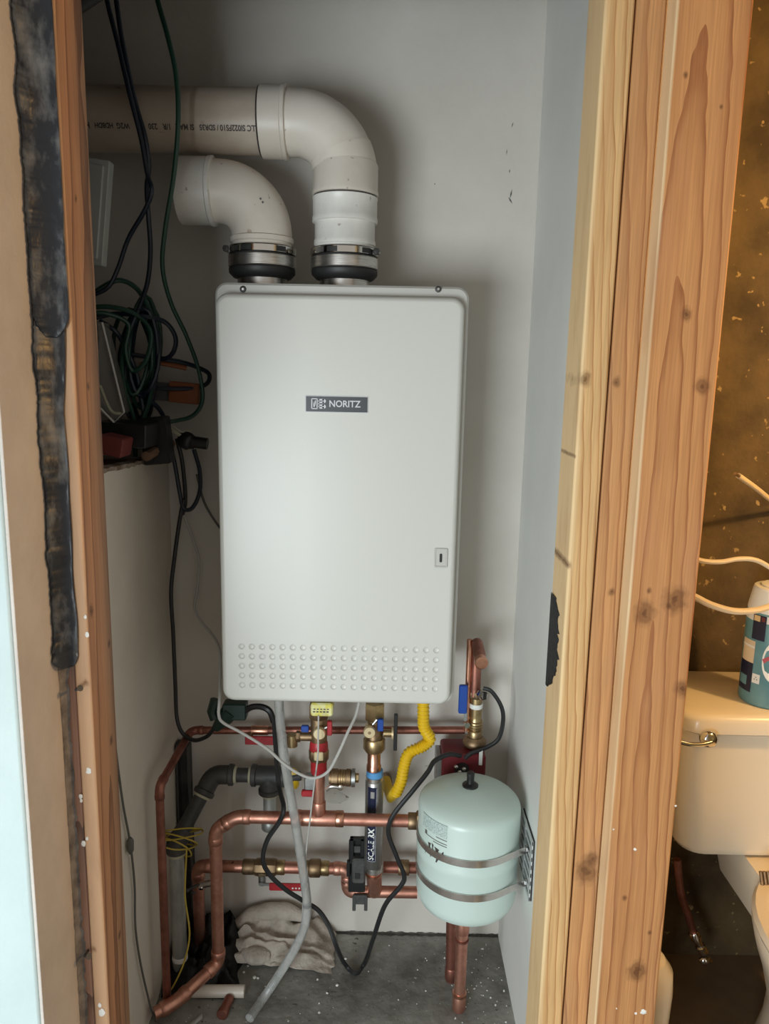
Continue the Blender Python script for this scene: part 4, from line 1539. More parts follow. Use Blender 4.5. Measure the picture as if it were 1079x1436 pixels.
# ---- pump, cold shutoff and arrestor on the right
T = thing('recirculation_pump', 'dark red circulation pump half hidden behind the pale expansion tank', 'pump', A(648, 1085, 1.59))
a, b = A(613, 1053, 1.57), A(680, 1092, 1.57)
m = MB()
m.rbox((a.x + .012, 1.562, b.z - 0.03), (b.x, 1.640, a.z - .004), 0.008, 4)
m.build('housing', 'red_dark', T)
MB().rbox((a.x, 1.575, b.z - 0.03), (a.x + .013, 1.63, a.z - .016), 0.003).build('flange', 'zinc', T)
MB().cyl(A(648, 1085, 1.552), A(648, 1060, 1.60), 0.017).build('terminal_box', 'rubber', T)
m = MB()
for px, py in ((640, 1075), (651, 1078), (645, 1082)):
    m.blob(A(px, py, 1.548), (0.005, 0.004, 0.004))
m.build('terminal_screws', 'steel_hi', T)
MB().rbox((A(672, 1062, 1.56).x, 1.559, A(672, 1073, 1.56).z), (A(677, 1062, 1.56).x, 1.562, A(672, 1052, 1.56).z), .001).build('rating_sticker', 'white', T)

T = thing('shutoff_valve', 'brass shutoff valve with blue lever and upright copper stub beside heater', 'valve', A(666, 1046, 1.60))
bxp = A(667, 1010, 1.60)
vz = lambda py: A(666, py, 1.60).z
m = MB()
m.lathe((bxp.x, 1.60, vz(1046)), VZ, [(0.020, 0), (0.025, .004), (0.0265, .008), (0.0265, .014), (0.022, .020), (0.018, .024)], 22)
m.build('hex_base', 'brass_old', T)
m = MB()
m.lathe((bxp.x, 1.60, vz(1032)), VZ, [(0.016, 0), (0.0165, .012), (0.014, .016), (0.0155, .022), (0.0155, .036), (0.013, .042), (0.014, .05), (0.014, vz(978) - vz(1032))], 18)
m.build('body', 'brass', T)
for k in range(4):
    m = MB()
    zq = vz(1030) + 0.010 + 0.007 * k
    m.lathe((bxp.x, 1.60, zq), VZ, [(0.0156, 0), (0.0172, .001), (0.0172, .003), (0.0156, .004)], 18)
    m.build('thread_ring', 'brass', T)
m = MB()
m.lathe((bxp.x, 1.60, vz(992)), VZ, [(0.0145, 0), (0.0153, .001), (0.0153, .010), (0.0145, .011)], 18)
m.build('white_band', 'white', T)
m = MB()
m.hexn((bxp.x, 1.60, vz(978)), VZ, 0.0165, 0.016)
m.build('hex_nut', 'brass_old', T)
m = MB()
m.hexn(Vector((bxp.x + 0.004, 1.585, vz(966) - 0.004)), (0.6, -0.8, 0), 0.011, 0.018)
m.build('sensor_nut', 'steel_hi', T)
ztop = A(663, 897, 1.61).z
m = MB()
m.tube(fillet([Vector((bxp.x - .004, 1.60, vz(975))), Vector((bxp.x - .004, 1.605, ztop)), Vector((A(676, 925, 1.50).x, 1.50, ztop - 0.012))], 0.022, 8), 0.0128, 20)
m.build('copper_stub', 'copper_dark', T)
e_ = Vector((A(676, 925, 1.50).x, 1.50, ztop - 0.012))
m = MB()
m.lathe(e_ + Vector((-.0005, 0.014, 0.0015)), (0.04, -1, -0.1), [(0.0142, 0), (0.0142, 0.014), (0.0115, 0.0165)], 20)
tag(m.build('end_cap', 'copper_hi', T), 'pale pink copper end cap', None)
m = MB()
m.cyl(Vector((bxp.x - .020, 1.598, vz(1024))), Vector((bxp.x - .0205, 1.600, ztop + 0.004)), 0.0062)
m.build('side_tube', 'copper_hi', T)
a, b = A(644.5, 961, 1.58), A(655, 1001, 1.58)
m = MB()
m.rbox((a.x, 1.578, b.z), (b.x, 1.588, a.z), 0.004)
m.build('blue_lever', 'blue', T)
m = MB()
m.box((b.x - .006, 1.581, b.z - 0.018), (b.x + .001, 1.585, b.z + 0.006))
m.build('lever_shank', 'zinc', T)
m = MB()
m.hexn(A(655, 1016, 1.585), (0, -1, 0), 0.0075, 0.006)
m.build('lever_nut', 'steel_hi', T)
MB().cyl(Vector((bxp.x, 1.60, vz(1046) - 0.035)), Vector((bxp.x, 1.60, vz(1044))), 0.012).build('tail_pipe', 'copper_dark', T)

# ================================================================== EXPANSION TANK
TC = Vector((0.1865, 1.42, 0))
tr = 0.1045
tz0, tz1 = 0.298, 0.560
T = thing('expansion_tank', 'pale mint round expansion tank strapped to the right wall', 'expansion tank', (TC.x, TC.y, tz0))
hh = tz1 - tz0
prof = [(0.012, 0), (0.066, 0.0015), (0.087, 0.006), (0.098, 0.015), (tr - .0012, 0.028), (tr, 0.038), (tr, hh * 0.455), (tr + .0016, hh * 0.47), (tr + .0016, hh * 0.51), (tr, hh * 0.525),
        (tr, hh - 0.041), (tr - .0010, hh - 0.035), (0.1008, hh - 0.030), (0.095, hh - 0.0245), (0.080, hh - 0.0165), (0.056, hh - 0.0085), (0.03, hh - 0.003), (0.012, hh)]
m = MB()
m.lathe((TC.x, TC.y, tz0), VZ, prof, 56)
m.build('shell', 'tank', T)
m = MB()
m.lathe((TC.x, TC.y, tz1 - 0.002), VZ, [(0.0165, 0), (0.0165, .004), (0.014, .006), (0.008, .008), (0.0075, .020), (0.008, .022), (0.008, .030), (0.006, .032)], 20)
tag(m.build('valve_cap', 'black', T), 'black air valve cap', None)
m = MB()
m.lathe((TC.x, TC.y, tz0 - 0.03), VZ, [(0.0125, 0), (0.0125, 0.032)], 18)
m.build('inlet_spigot', 'copper', T)
# printed label and black emblem fragments
m = MB()
lz = A(606, 1156, 1.353).z - 0.013
cyl_patch(m, (TC.x, TC.y), tr + 0.0004, 203, 240, lz - 0.004, lz + 0.024)
m.build('label', 'tank_label', T)
m = MB()
for dz, a0, a1 in ((-0.008, 226, 240), (-0.016, 212, 240), (-0.021, 222, 240)):
    cyl_patch(m, (TC.x, TC.y), tr + 0.0004, a0, a1, lz + dz - 0.0008, lz + dz + 0.0008)
cyl_patch(m, (TC.x, TC.y), tr + 0.0004, 208, 212, lz - 0.017, lz - 0.008, 4)
m.build('label_rules', 'scuff', T)
s_up = 0.4555
s_dn = 0.3815
m = MB()
def tp(a, z):
    return Vector((TC.x + (tr + 0.0005) * math.cos(R_(a)), TC.y + (tr + 0.0005) * math.sin(R_(a)), z))


for tri in (((214, 0.470), (219, 0.472), (217, 0.458)), ((220, 0.474), (223, 0.472), (222, 0.458)), ((224, 0.470), (231, 0.468), (228, 0.458)), ((232, 0.458), (236, 0.468), (237, 0.466), (234, 0.457)),
            ((206, 0.462), (212, 0.462), (210, 0.440)), ((228, 0.452), (232, 0.452), (228, 0.438), (226.5, 0.438)), ((217, 0.452), (221, 0.452), (219, 0.441))):
    m.add([tp(*q) for q in tri], [tuple(range(len(tri)))])
m.build('emblem_fragment', 'ink', T)

BRX = XR - 0.004
S = thing('tank_bracket', 'perforated zinc wall bracket with two steel straps holding the tank', 'bracket', (BRX, 1.40, 0.30))
for zc_ in (s_up, s_dn):
    plan = [Vector((TC.x + (tr + .0016) * math.cos(R_(a)), TC.y + (tr + .0016) * math.sin(R_(a)), 0)) for a in range(60, 305, 6)]
    tgd = Vector((-math.sin(R_(302)), math.cos(R_(302)), 0))
    e_ = plan[-1] + tgd * ((XR - 0.0065 - plan[-1].x) / tgd.x)
    plan = [Vector((XR - 0.0065, 1.50, 0))] + plan + [e_]
    hw = 0.0075
    ns = []
    for i_, q in enumerate(plan):
        t_ = (plan[min(i_ + 1, len(plan) - 1)] - plan[max(i_ - 1, 0)]).normalized()
        ns.append(Vector((t_.y, -t_.x, 0)))
    rows = []
    for q, nn_ in zip(plan, ns):
        rows.append([q + Vector((0, 0, zc_ - hw)), q + nn_ * 0.0012 + Vector((0, 0, zc_ - hw)), q + nn_ * 0.0012 + Vector((0, 0, zc_ + hw)), q + Vector((0, 0, zc_ + hw))])
    MB().grid(rows, True).build('strap', 'strap', S)
y0, y1 = 1.335, 1.452
z0, z1 = 0.362, 0.492
for (ya, yb) in ((y0, y0 + .012), (y1 - .050, y1 - .038), (y1 - .012, y1)):
    MB().box((BRX - .002, ya, z0), (BRX + .0005, yb, z1)).build('rail', 'zinc_light', S)
MB().box((BRX + .001, y0, z0), (XR - .0005, y1, z1)).build('slot_shade', 'rubber', S)  # black sheet added to stand for the shade behind the slots
nr = 8
for k in range(nr):
    zc_ = z0 + 0.004 + (z1 - z0 - 0.008) * k / (nr - 1)
    MB().box((BRX - .0025, y0, zc_ - .0046), (BRX, y1, zc_ + .0046)).build('rung', 'zinc_light', S)
for zc_ in (s_up, s_dn):
    MB().hexn((BRX - .002, e_.y - 0.002, zc_), (-1, 0, 0), 0.006, 0.005).build('bolt', 'zinc', S)

# copper legs standing under the tank
T = thing('copper_leg', 'copper riser with bottom fitting standing on the floor below the tank', 'pipe', (0.189, 1.455, 0))
MB().cyl((0.187, 1.452, 0.0), (0.187, 1.447, 0.285), 0.0128).build('pipe', 'copper', T)
collar(T, (0.187, 1.452, 0.020), VZ, 0.0150, 0.036, 'copper', 'foot_coupling')
collar(T, (0.187, 1.452, 0.041), VZ, 0.0156, 0.008, 'copper_hi', 'solder_ring')
collar(T, (0.187, 1.447, 0.215), VZ, 0.0150, 0.034, 'copper', 'coupling')
collar(T, (0.187, 1.447, 0.180), VZ, 0.0146, 0.004, 'copper_dark', 'solder_ring')
T = thing('copper_leg', 'second copper riser just behind the one under the tank', 'pipe', (0.172, 1.53, 0))
MB().cyl((0.176, 1.535, 0.0), (0.168, 1.53, 0.33), 0.0125).build('pipe', 'copper_dark', T)
collar(T, (0.176, 1.535, 0.02), VZ, 0.0145, 0.03, 'copper_dark', 'foot_coupling')


# ================================================================== CORDS, TUBES AND JUNK
def AX(px, py, X):
    v = ray(px, py)
    return CAM + v * (X / v.x)


# cords hanging from above, in front of the exhaust run
cable('hanging_cord', pixpath([(140, -60, 1.42), (150, 0, 1.42), (165, 60, 1.42), (184, 140, 1.42), (198, 195, 1.425), (207, 245, 1.425), (213, 268, 1.42), (203, 295, 1.43), (180, 335, 1.45), (166, 375, 1.46), (152, 402, 1.46), (128, 415, 1.46)]),
      0.0042, 'cord_blue', 'left one of the two dark blue cords hanging over the exhaust pipe', group='cords hanging from above')
cable('hanging_cord', pixpath([(155, -60, 1.435), (163, 0, 1.435), (172, 60, 1.435), (189, 140, 1.435), (203, 190, 1.435), (209, 232, 1.44), (206, 262, 1.44), (208, 300, 1.44), (211, 350, 1.46), (207, 395, 1.48), (195, 432, 1.5), (181, 470, 1.5), (176, 540, 1.52), (186, 590, 1.52)]),
      0.0044, 'cord_blue', 'right one of the two dark blue cords hanging over the exhaust pipe', group='cords hanging from above')
cable('extension_cord', pixpath([(208, -60, 1.40), (221, 0, 1.40), (235, 50, 1.40), (247, 105, 1.40), (250, 170, 1.40), (244, 245, 1.41), (232, 320, 1.43), (228, 375, 1.45), (240, 425, 1.48), (262, 472, 1.51), (279, 520, 1.54), (284, 560, 1.55), (272, 582, 1.56), (248, 590, 1.56), (222, 592, 1.55)]),
      0.0043, 'cord_green', 'single dark green cord hanging in front of the exhaust pipe and left elbow', group='cords hanging from above')

# coils on the ledge
coils = [
    ('cord_green', 'dark green coiled cord arching highest over the ledge', [(120, 420, 1.47), (145, 402, 1.48), (168, 393, 1.49), (192, 405, 1.5), (210, 435, 1.51), (217, 470, 1.52), (216, 510, 1.53), (210, 560, 1.53), (196, 600, 1.52)]),
    ('cord_green', 'dark green cord bundle lying level behind the jamb board', [(118, 432, 1.47), (150, 430, 1.48), (180, 436, 1.49), (200, 448, 1.5), (212, 470, 1.5), (205, 505, 1.5), (186, 520, 1.5), (176, 490, 1.49), (180, 455, 1.49), (150, 440, 1.47), (120, 440, 1.46)]),
    ('cord_blue', 'dark cord looping out to the right over the ledge', [(130, 446, 1.49), (165, 440, 1.5), (205, 444, 1.5), (232, 452, 1.52), (246, 472, 1.53), (244, 492, 1.53), (232, 503, 1.54), (216, 496, 1.55), (208, 470, 1.55), (200, 450, 1.55)]),
    ('cord_green', 'dark green cord hanging straight down behind the clear package', [(195, 440, 1.51), (178, 470, 1.5), (171, 510, 1.5), (176, 550, 1.5), (188, 590, 1.51), (190, 640, 1.52)]),
    ('cord_blue', 'dark cord running steeply down through the coils', [(140, 450, 1.5), (160, 463, 1.5), (172, 480, 1.51), (190, 520, 1.52), (198, 560, 1.53), (205, 600, 1.53)]),
    ('cord_blue', 'dark cord loop sagging just above the ledge end', [(207, 560, 1.53), (222, 572, 1.54), (231, 590, 1.55), (228, 610, 1.56), (210, 606, 1.55), (190, 598, 1.54), (170, 600, 1.53)]),
    ('cord_blue', 'dark cord running level to a tight bend beside the heater', [(185, 497, 1.54), (215, 502, 1.55), (255, 508, 1.57), (288, 520, 1.6), (294, 530, 1.61), (287, 540, 1.61), (262, 545, 1.6), (215, 544, 1.58), (190, 540, 1.56)]),
    ('cord_blue', 'dark cord hanging below the ledge in a narrow loop', [(232, 612, 1.6), (243, 640, 1.61), (252, 690, 1.62), (258, 713, 1.62), (270, 712, 1.62), (280, 690, 1.62), (280, 660, 1.62), (272, 630, 1.62)]),
    ('cord', 'black cord hanging straight off the ledge end', [(248, 615, 1.62), (256, 650, 1.62), (260, 700, 1.63), (256, 722, 1.63)]),
]
for mm, lab, pth in coils:
    cable('coiled_cord', pixpath(pth), 0.0046, mm, lab, group='cords tangled on the ledge')
# more turns of the green bundle, part of one coiled cord
T = thing('cord_coil', 'thick bundle of green cord turns hanging down the ledge', 'cable', A(196, 600, 1.53))
random.seed(5)
for k in range(9):
    cxp, cyp = 193 + random.uniform(-9, 9), 505 + random.uniform(-12, 12)
    w_, h_ = 20 + random.uniform(-8, 9), 66 + random.uniform(-12, 14)
    ang = random.uniform(-0.15, 0.15)
    path = []
    for j in range(21):
        a = 2 * math.pi * j / 20
        u, v = w_ * math.cos(a), h_ * math.sin(a)
        path.append(A(cxp + u * math.cos(ang) - v * math.sin(ang), cyp + u * math.sin(ang) + v * math.cos(ang), 1.53 + 0.03 * math.sin(a + k) + 0.004 * k))
    m = MB()
    m.tube(path, 0.0043, 7, caps=False)
    m.build('cord_turn', 'cord_green' if k % 2 else 'cord_blue', T)

# things lying on the ledge
LZ = 1.185
T = thing('plastic_package', 'clear plastic clamshell package leaning behind the jamb board', 'package', A(160, 590, 1.43))
q = [A(128, 448, 1.36), A(143, 452, 1.36), A(174, 578, 1.40), A(160, 592, 1.40), A(128, 560, 1.38)]
m = MB()
n_ = len(q)
back = [p + Vector((-0.006, 0.05, 0)) for p in q]
m.add(q + back, [tuple(range(n_)), tuple(range(2 * n_ - 1, n_ - 1, -1))] + [(k, (k + 1) % n_, n_ + (k + 1) % n_, n_ + k) for k in range(n_)])
m.build('shell', 'clear_pack', T)
m = MB()
m.tube([q[1], q[2], q[3], q[4]], 0.0022, 6)
m.build('rim', 'cord_grey', T)
m = MB()
m.tube(smooth([A(140, 540, 1.39), A(150, 565, 1.395), A(158, 578, 1.40), A(170, 580, 1.40)], 4), 0.003, 6)
m.build('folded_edge', 'dope', T)
def junk(name, label, cat, pa, ya, pb, yb, y0, y1, mname, rot=0.0, r=0.004):
    a, b = A(pa, ya, y0), A(pb, yb, y0)
    m = MB()
    m.rbox((a.x, y0, b.z), (b.x, y1, a.z), r, 3, Matrix.Rotation(rot, 3, 'Y'))
    return tag(m.build(name, mname), label, cat)


junk('tool_case', 'black plastic case lying at the front of the ledge', 'case', 130, 593, 205, 628, 1.40, 1.50, 'black', 0.05)
junk('card_box', 'dark red card box on the ledge beside the jamb board', 'box', 135, 612, 172, 640, 1.34, 1.395, 'redcard', 0.2)
junk('power_strip', 'black power strip standing at the ledge end', 'power strip', 196, 585, 236, 652, 1.49, 1.53, 'black', -0.1)
junk('orange_packet', 'orange packet among cords at the right end of the ledge', 'packet', 236, 536, 279, 566, 1.60, 1.625, 'orange', 0.08, 0.003)
junk('paper_packet', 'small grey paper packet left of the orange packet', 'packet', 208, 536, 242, 562, 1.62, 1.64, 'cord_dark', 0.05, 0.003)
m = MB()
m.tube(pixpath([(196, 512, 1.55), (215, 507, 1.56), (238, 511, 1.57), (262, 516, 1.58)]), 0.0055, 8)
tag(m.build('orange_tool', 'orange'), 'orange hand tool lying level among the coiled cords', 'tool')
m = MB()
m.tube(pixpath([(205, 640, 1.45), (225, 628, 1.52), (240, 622, 1.58)]), 0.010, 8)
tag(m.build('brown_offcut', 'ledge'), 'brown wood offcut on the ledge under the power strip', 'offcut')
T = thing('cord_plug', 'black plug with barrel pointing at heater, hanging at ledge end', 'plug', A(268, 632, 1.61))
c = A(262, 618, 1.61)
MB().blob(c, (0.020, 0.014, 0.020), 14, 9, 0.25, 4).build('body', 'black', T)
MB().cyl(c + VX * 0.012 + VZ * -.002, c + VX * 0.044 + VZ * -.006, 0.0125).build('barrel', 'black', T)
m = MB()
m.tube(pixpath([(238, 600, 1.6), (252, 610, 1.605), (262, 616, 1.61)]), 0.004, 6)
m.tube(pixpath([(243, 598, 1.6), (256, 606, 1.605), (268, 604, 1.61)]), 0.002, 6)
m.build('bare_wires', 'dope', T)

# grey electrical box and black pipe end high on the left
T = thing('electrical_box', 'pale grey sheet metal box under the exhaust pipe, left edge', 'electrical box', A(130, 310, 1.40))
a = A(149, 214, 1.36)
m = MB()
rot = Matrix.Rotation(R_(7), 3, 'Y')
m.rbox((a.x - 0.22, 1.37, a.z - 0.17), (a.x - 0.008, 1.392, a.z + 0.004), 0.003, 3, rot)
bx_ = m.build('body', 'greybox', T)
m = MB()
m.rbox((a.x - 0.21, 1.365, a.z - 0.16), (a.x - 0.016, 1.371, a.z - 0.006), 0.003, 3, rot)
m.build('cover', 'greybox', T)
m = MB()
m.cyl(A(100, 12, 1.2), A(140, -14, 1.2), 0.012)
tag(m.build('black_hose', 'rubber'), 'black hose end in the top left corner above the cords', 'hose')

# long black cord down the left wall to the green plug
T = thing('plug_cord', 'black cord running down the left corner into a dark green plug', 'cable', A(262, 1035, 1.6))
m = MB()
m.tube(smooth(pixpath([(258, 700, 1.62), (252, 730, 1.62), (245, 780, 1.61), (240, 830, 1.60), (243, 890, 1.60), (246, 960, 1.60), (248, 1005, 1.60), (256, 1028, 1.59), (272, 1038, 1.58), (290, 1033, 1.57), (300, 1022, 1.565)]), 8), 0.0046, 8)
m.build('cord', 'cord', T)
c = A(302, 1022, 1.56)
c2 = A(324, 996, 1.56)
m = MB()
m.tube([c, c.lerp(c2, .3), c.lerp(c2, .6), c2], 0.01, 10, radii=[0.009, 0.014, 0.019, 0.020])
m.build('plug_body', 'green', T)
m = MB()
m.tube([A(302, 981, 1.56), A(297, 998, 1.558), A(301, 1008, 1.557)], 0.011, 8)
m.build('plug_cover', 'green', T)
a, b = A(312, 986, 1.55), A(346, 1010, 1.55)
MB().rbox((a.x, 1.545, b.z), (b.x, 1.575, a.z), 0.006).build('socket_body', 'green', T)
m = MB()
m.tube(smooth(pixpath([(340, 1000, 1.555), (352, 992, 1.55), (366, 991, 1.545), (378, 997, 1.54), (384, 1012, 1.54)]), 6), 0.0070, 8)
m.build('socket_tail', 'black', T)

# black heater cord looping over the floor to the pump
cp = [A(384, 1005, 1.545), A(387, 1050, 1.54), A(391, 1100, 1.535), A(398, 1132, 1.47), A(392, 1152, 1.465), A(375, 1178, 1.465), A(369, 1205, 1.47), A(378, 1226, 1.48), A(400, 1247, 1.49), A(425, 1263, 1.50), A(447, 1277, 1.51)]
cp += [A(462, 1300, 1.50), A(473, 1330, 1.49), AZ(484, 1352, 0.02), AZ(499, 1365, 0.006), AZ(512, 1350, 0.01), A(524, 1315, 1.50), A(540, 1270, 1.48), A(562, 1243, 1.47), A(567, 1228, 1.47), A(556, 1200, 1.47), A(545, 1168, 1.47), A(552, 1143, 1.47), A(580, 1108, 1.48), A(600, 1083, 1.50), A(610, 1067, 1.52), A(630, 1058, 1.54), A(646, 1060, 1.555)]
cable('heater_cord', cp, 0.0052, 'cord', 'black power cord looping down to the floor between rag and tank')
cable('sensor_cord', pixpath([(678, 965, 1.575), (690, 970, 1.57), (703, 990, 1.565), (706, 1010, 1.565), (700, 1035, 1.565), (685, 1047, 1.565), (662, 1056, 1.56), (652, 1064, 1.555)]), 0.0048, 'cord', 'short black cord curving from the shutoff valve down to the pump')

# grey control cables
cable('control_cable', pixpath([(258, 722, 1.63), (270, 755, 1.63), (279, 785, 1.63), (277, 825, 1.63), (273, 850, 1.63), (281, 870, 1.62), (300, 893, 1.60), (308, 912, 1.55), (309, 940, 1.5), (308, 980, 1.43), (307, 1003, 1.42), (314, 1014, 1.42), (340, 1028, 1.42), (375, 1050, 1.42), (395, 1068, 1.42), (418, 1084, 1.42), (440, 1091, 1.42), (460, 1082, 1.42), (475, 1056, 1.42), (488, 1027, 1.43), (499, 1004, 1.45), (504, 985, 1.46)]),
      0.0031, 'cord_grey', 'light grey cable sagging in a loop below the heater front')
cable('control_cable', pixpath([(276, 665, 1.64), (285, 700, 1.64), (296, 722, 1.645), (312, 745, 1.65)]), 0.0028, 'cord_dark', 'thin dark grey cable disappearing behind the heater left side')
cable('control_cable', pixpath([(447, 1003, 1.44), (446.5, 1030, 1.44), (446, 1060, 1.44), (441, 1100, 1.45), (435, 1150, 1.46), (429, 1200, 1.47), (427, 1240, 1.48), (424, 1290, 1.50)]), 0.0018, 'cord_grey', 'hair-thin grey wire hanging straight down past the red bands')

# clear condensate tube
tp_ = [A(391, 975, 1.48), A(393, 1010, 1.48), A(398, 1055, 1.475), A(405, 1100, 1.47), A(414, 1150, 1.465), A(422, 1200, 1.465), A(428, 1240, 1.475), A(431, 1272, 1.49), A(427, 1300, 1.488), A(416, 1326, 1.485), A(401, 1352, 1.48), A(383, 1380, 1.472), AZ(368, 1402, 0.0112), AZ(350, 1428, 0.0112)]
cable('drain_tube', tp_, 0.0098, 'clear', 'cloudy clear drain tube running from heater down across the floor', cat='tube', n=14)

# thin cord with inline switch along the left wall
T = thing('switch_cord', 'thin dark cord with inline switch hanging on the low left wall', 'cable', AX(205, 1400, -0.478))
m = MB()
m.tube(smooth([AX(160, 1030, -0.479), AX(166, 1080, -0.479), AX(173, 1130, -0.479), AX(181, 1172, -0.478), AX(185, 1200, -0.478), AX(189, 1245, -0.479), AX(190, 1300, -0.479), AX(197, 1350, -0.478), AX(207, 1395, -0.476), AX(213, 1418, -0.474), AZ(222, 1434, 0.004), AZ(236, 1442, 0.004)], 6), 0.0022, 7)
m.build('cord', 'cord_dark', T)
c = AX(183, 1186, -0.476)
m = MB()
m.tube([c + VZ * 0.017, c + VZ * 0.011, c - VZ * 0.010, c - VZ * 0.017], 0.005, 10, radii=[0.003, 0.0068, 0.0062, 0.003])
m.build('switch_body', 'cord_dark', T)

# ================================================================== ON THE FLOOR
# rag: one crumpled cloth
rows = []
NU, NV = 46, 30
for j in range(NV + 1):
    v = j / NV
    row = []
    for i in range(NU + 1):
        u = i / NU
        x = -0.362 + 0.262 * u
        y = 1.560 + 0.115 * v - 0.02 * u * (1 - v)
        edge = min(1.0, 5 * u, 5 * (1 - u), 5 * v + 0.25, 6 * (1 - v) + 0.3)
        edge = max(0.0, edge) ** 0.6
        hgt = (0.022 + 0.046 * v ** 0.8) * (1.15 - 0.65 * u ** 1.5)
        f1 = 0.35 * math.sin(26 * v + 5 * u + 2.5 * mnoise.noise(Vector((u * 3, v * 3, 1))))
        f2 = 0.45 * mnoise.noise(Vector((u * 6 + 3, v * 5, 4))) + 0.22 * mnoise.noise(Vector((u * 15, v * 13, 9)))
        z = 0.003 + edge * hgt * (1 + f1 * 0.5 + f2)
        wob = Vector((0.010 * mnoise.noise(Vector((u * 7, v * 7, 11))), 0.012 * mnoise.noise(Vector((u * 6, v * 6, 17))), 0))
        row.append(Vector((x, y, max(z, 0.002))) + wob)
    rows.append(row)
m = MB()
m.grid(rows)
# rolled edge behind and a turned-up loop in front, same cloth
def roll(pts, r, sd):
    p = smooth(pts, 6)
    rr = [r * (0.55 + 0.45 * math.sin(math.pi * min(max(i / (len(p) - 1), 0.06), 0.94)) + 0.22 * mnoise.noise(Vector((i * 0.35, sd, 0)))) for i in range(len(p))]
    m.tube(p, r, 12, radii=rr)


roll([Vector((-0.345, 1.640, .045)), Vector((-0.30, 1.650, .070)), Vector((-0.23, 1.652, .078)), Vector((-0.165, 1.650, .060))], 0.022, 2)
roll([Vector((-0.315, 1.585, .020)), Vector((-0.285, 1.566, .026)), Vector((-0.250, 1.572, .022))], 0.022, 5)
roll([Vector((-0.250, 1.572, .014)), Vector((-0.215, 1.570, .016)), Vector((-0.180, 1.60, .012))], 0.013, 7)
o = m.build('rag', 'rag', subsurf=1, angle=180)
tag(o, 'crumpled dirty grey towel on the floor against the back wall', 'towel')

# black plastic bag in the back left corner
rows = []
for j in range(23):
    v = j / 22
    row = []
    for i in range(25):
        u = i / 24
        x = XL + 0.006 + (0.165 + 0.02 * mnoise.noise(Vector((v * 4, 2, 3)))) * u
        y = 1.465 + 0.205 * v
        e = min(1, 6 * u + 0.7, 5 * (1 - u), 4 * v, 8 * (1 - v) + 0.4)
        z = 0.002 + max(e, 0) * (0.022 + 0.040 * v) * (1 + 0.9 * mnoise.noise(Vector((u * 5, v * 6, 21))) + 0.5 * mnoise.noise(Vector((u * 13, v * 14, 23))))
        row.append(Vector((x, y, max(z, 0.002))))
    rows.append(row)
o = MB().grid(rows).build('plastic_bag', 'bag', angle=60)
tag(o, 'crumpled black plastic on the floor behind the copper pipes', 'plastic bag')

# white plastic pipe offcut
T = thing('pipe_offcut', 'short cream plastic pipe offcut lying on the floor under copper elbow', 'pipe', AZ(300, 1395, 0.0))
pa, pb = AZ(258, 1390, 0.0135), AZ(343, 1390, 0.0135)
m = MB()
d = (pb - pa).normalized()
L = (pb - pa).length
m.lathe(pa, d, [(0.0132, 0), (0.0132, L), (0.0112, L + 0.0002), (0.0112, L - 0.03)], 26, cap1=False)
m.build('pipe', 'pvc', T)
MB().lathe(pb - d * 0.028, d, [(0.0110, 0), (0.0110, 0.001)], 20).build('bore_shadow', 'ink', T)

T = thing('floor_stub', 'short tarnished copper stub lying in front of the cream offcut', 'pipe', AZ(318, 1418, 0))
pa, pb = AZ(313, 1420, 0.011), AZ(322, 1400, 0.011)
MB().cyl(pa, pb, 0.0105).build('pipe', 'copper_dark', T)
collar(T, pa, (pb - pa), 0.0125, 0.016, 'copper_dark')
m = MB()
q = AZ(283, 1430, 0.001)
m.prism([(0, 0), (1, 0), (1, 1)], 0, 0.1) if False else m.add([AZ(262, 1436, 0.001), AZ(276, 1426, 0.004), AZ(284, 1420, 0.008), AZ(284, 1428, 0.004), AZ(272, 1438, 0.001)], [(0, 1, 2, 3, 4)])
tag(m.build('peeled_tape', 'cord_grey', solid=0.001), 'curled grey scrap of tape on the floor near left wall', 'scrap')
m = MB()
m.tube(pixpath([]) if False else [AZ(326, 1362, 0.003), AZ(331, 1384, 0.003)], 0.003, 6)
tag(m.build('yellow_scrap', 'yellow_wire'), 'olive yellow scrap standing behind the cream pipe offcut', 'scrap')

# grit and paint chips
random.seed(11)
m = MB()
for k in range(150):
    x, y = random.uniform(-0.47, 0.295), random.uniform(1.2, 1.665)
    if random.random() < 0.45:
        x, y = random.gauss(0.22, 0.05), random.uniform(1.35, 1.66)
        x = min(max(x, -0.4), 0.295)
    s_ = random.choice((0.0010, 0.0013, 0.0016, 0.0022)) * random.uniform(0.7, 1.3)
    vs = []
    a0 = random.uniform(0, 6)
    for j in range(5):
        a = a0 + j * 1.256
        vs.append(Vector((x + s_ * random.uniform(.6, 1.2) * math.cos(a), y + s_ * random.uniform(.6, 1.2) * math.sin(a), 0.0002)))
    top = [q + Vector((0, 0, s_ * random.uniform(0.3, 0.8))) for q in vs]
    m.add(vs + top, [(0, 1, 6, 5), (1, 2, 7, 6), (2, 3, 8, 7), (3, 4, 9, 8), (4, 0, 5, 9), (5, 6, 7, 8, 9)])
for px, py, s_ in ((357, 1371, .0045), (348, 1355, .003), (342, 1364, .003), (473, 1382, .0035), (459, 1393, .003), (362, 1372, .003), (485, 1345, .003)):
    c = AZ(px, py, 0.0)
    m.blob(c + VZ * 0.001, (s_, s_, s_ * .5), 7, 5, 0.4, px)
tag(m.build('floor_grit', 'chip', flat=True), 'pale grit and paint chips scattered over the concrete floor', 'grit', kind='stuff')

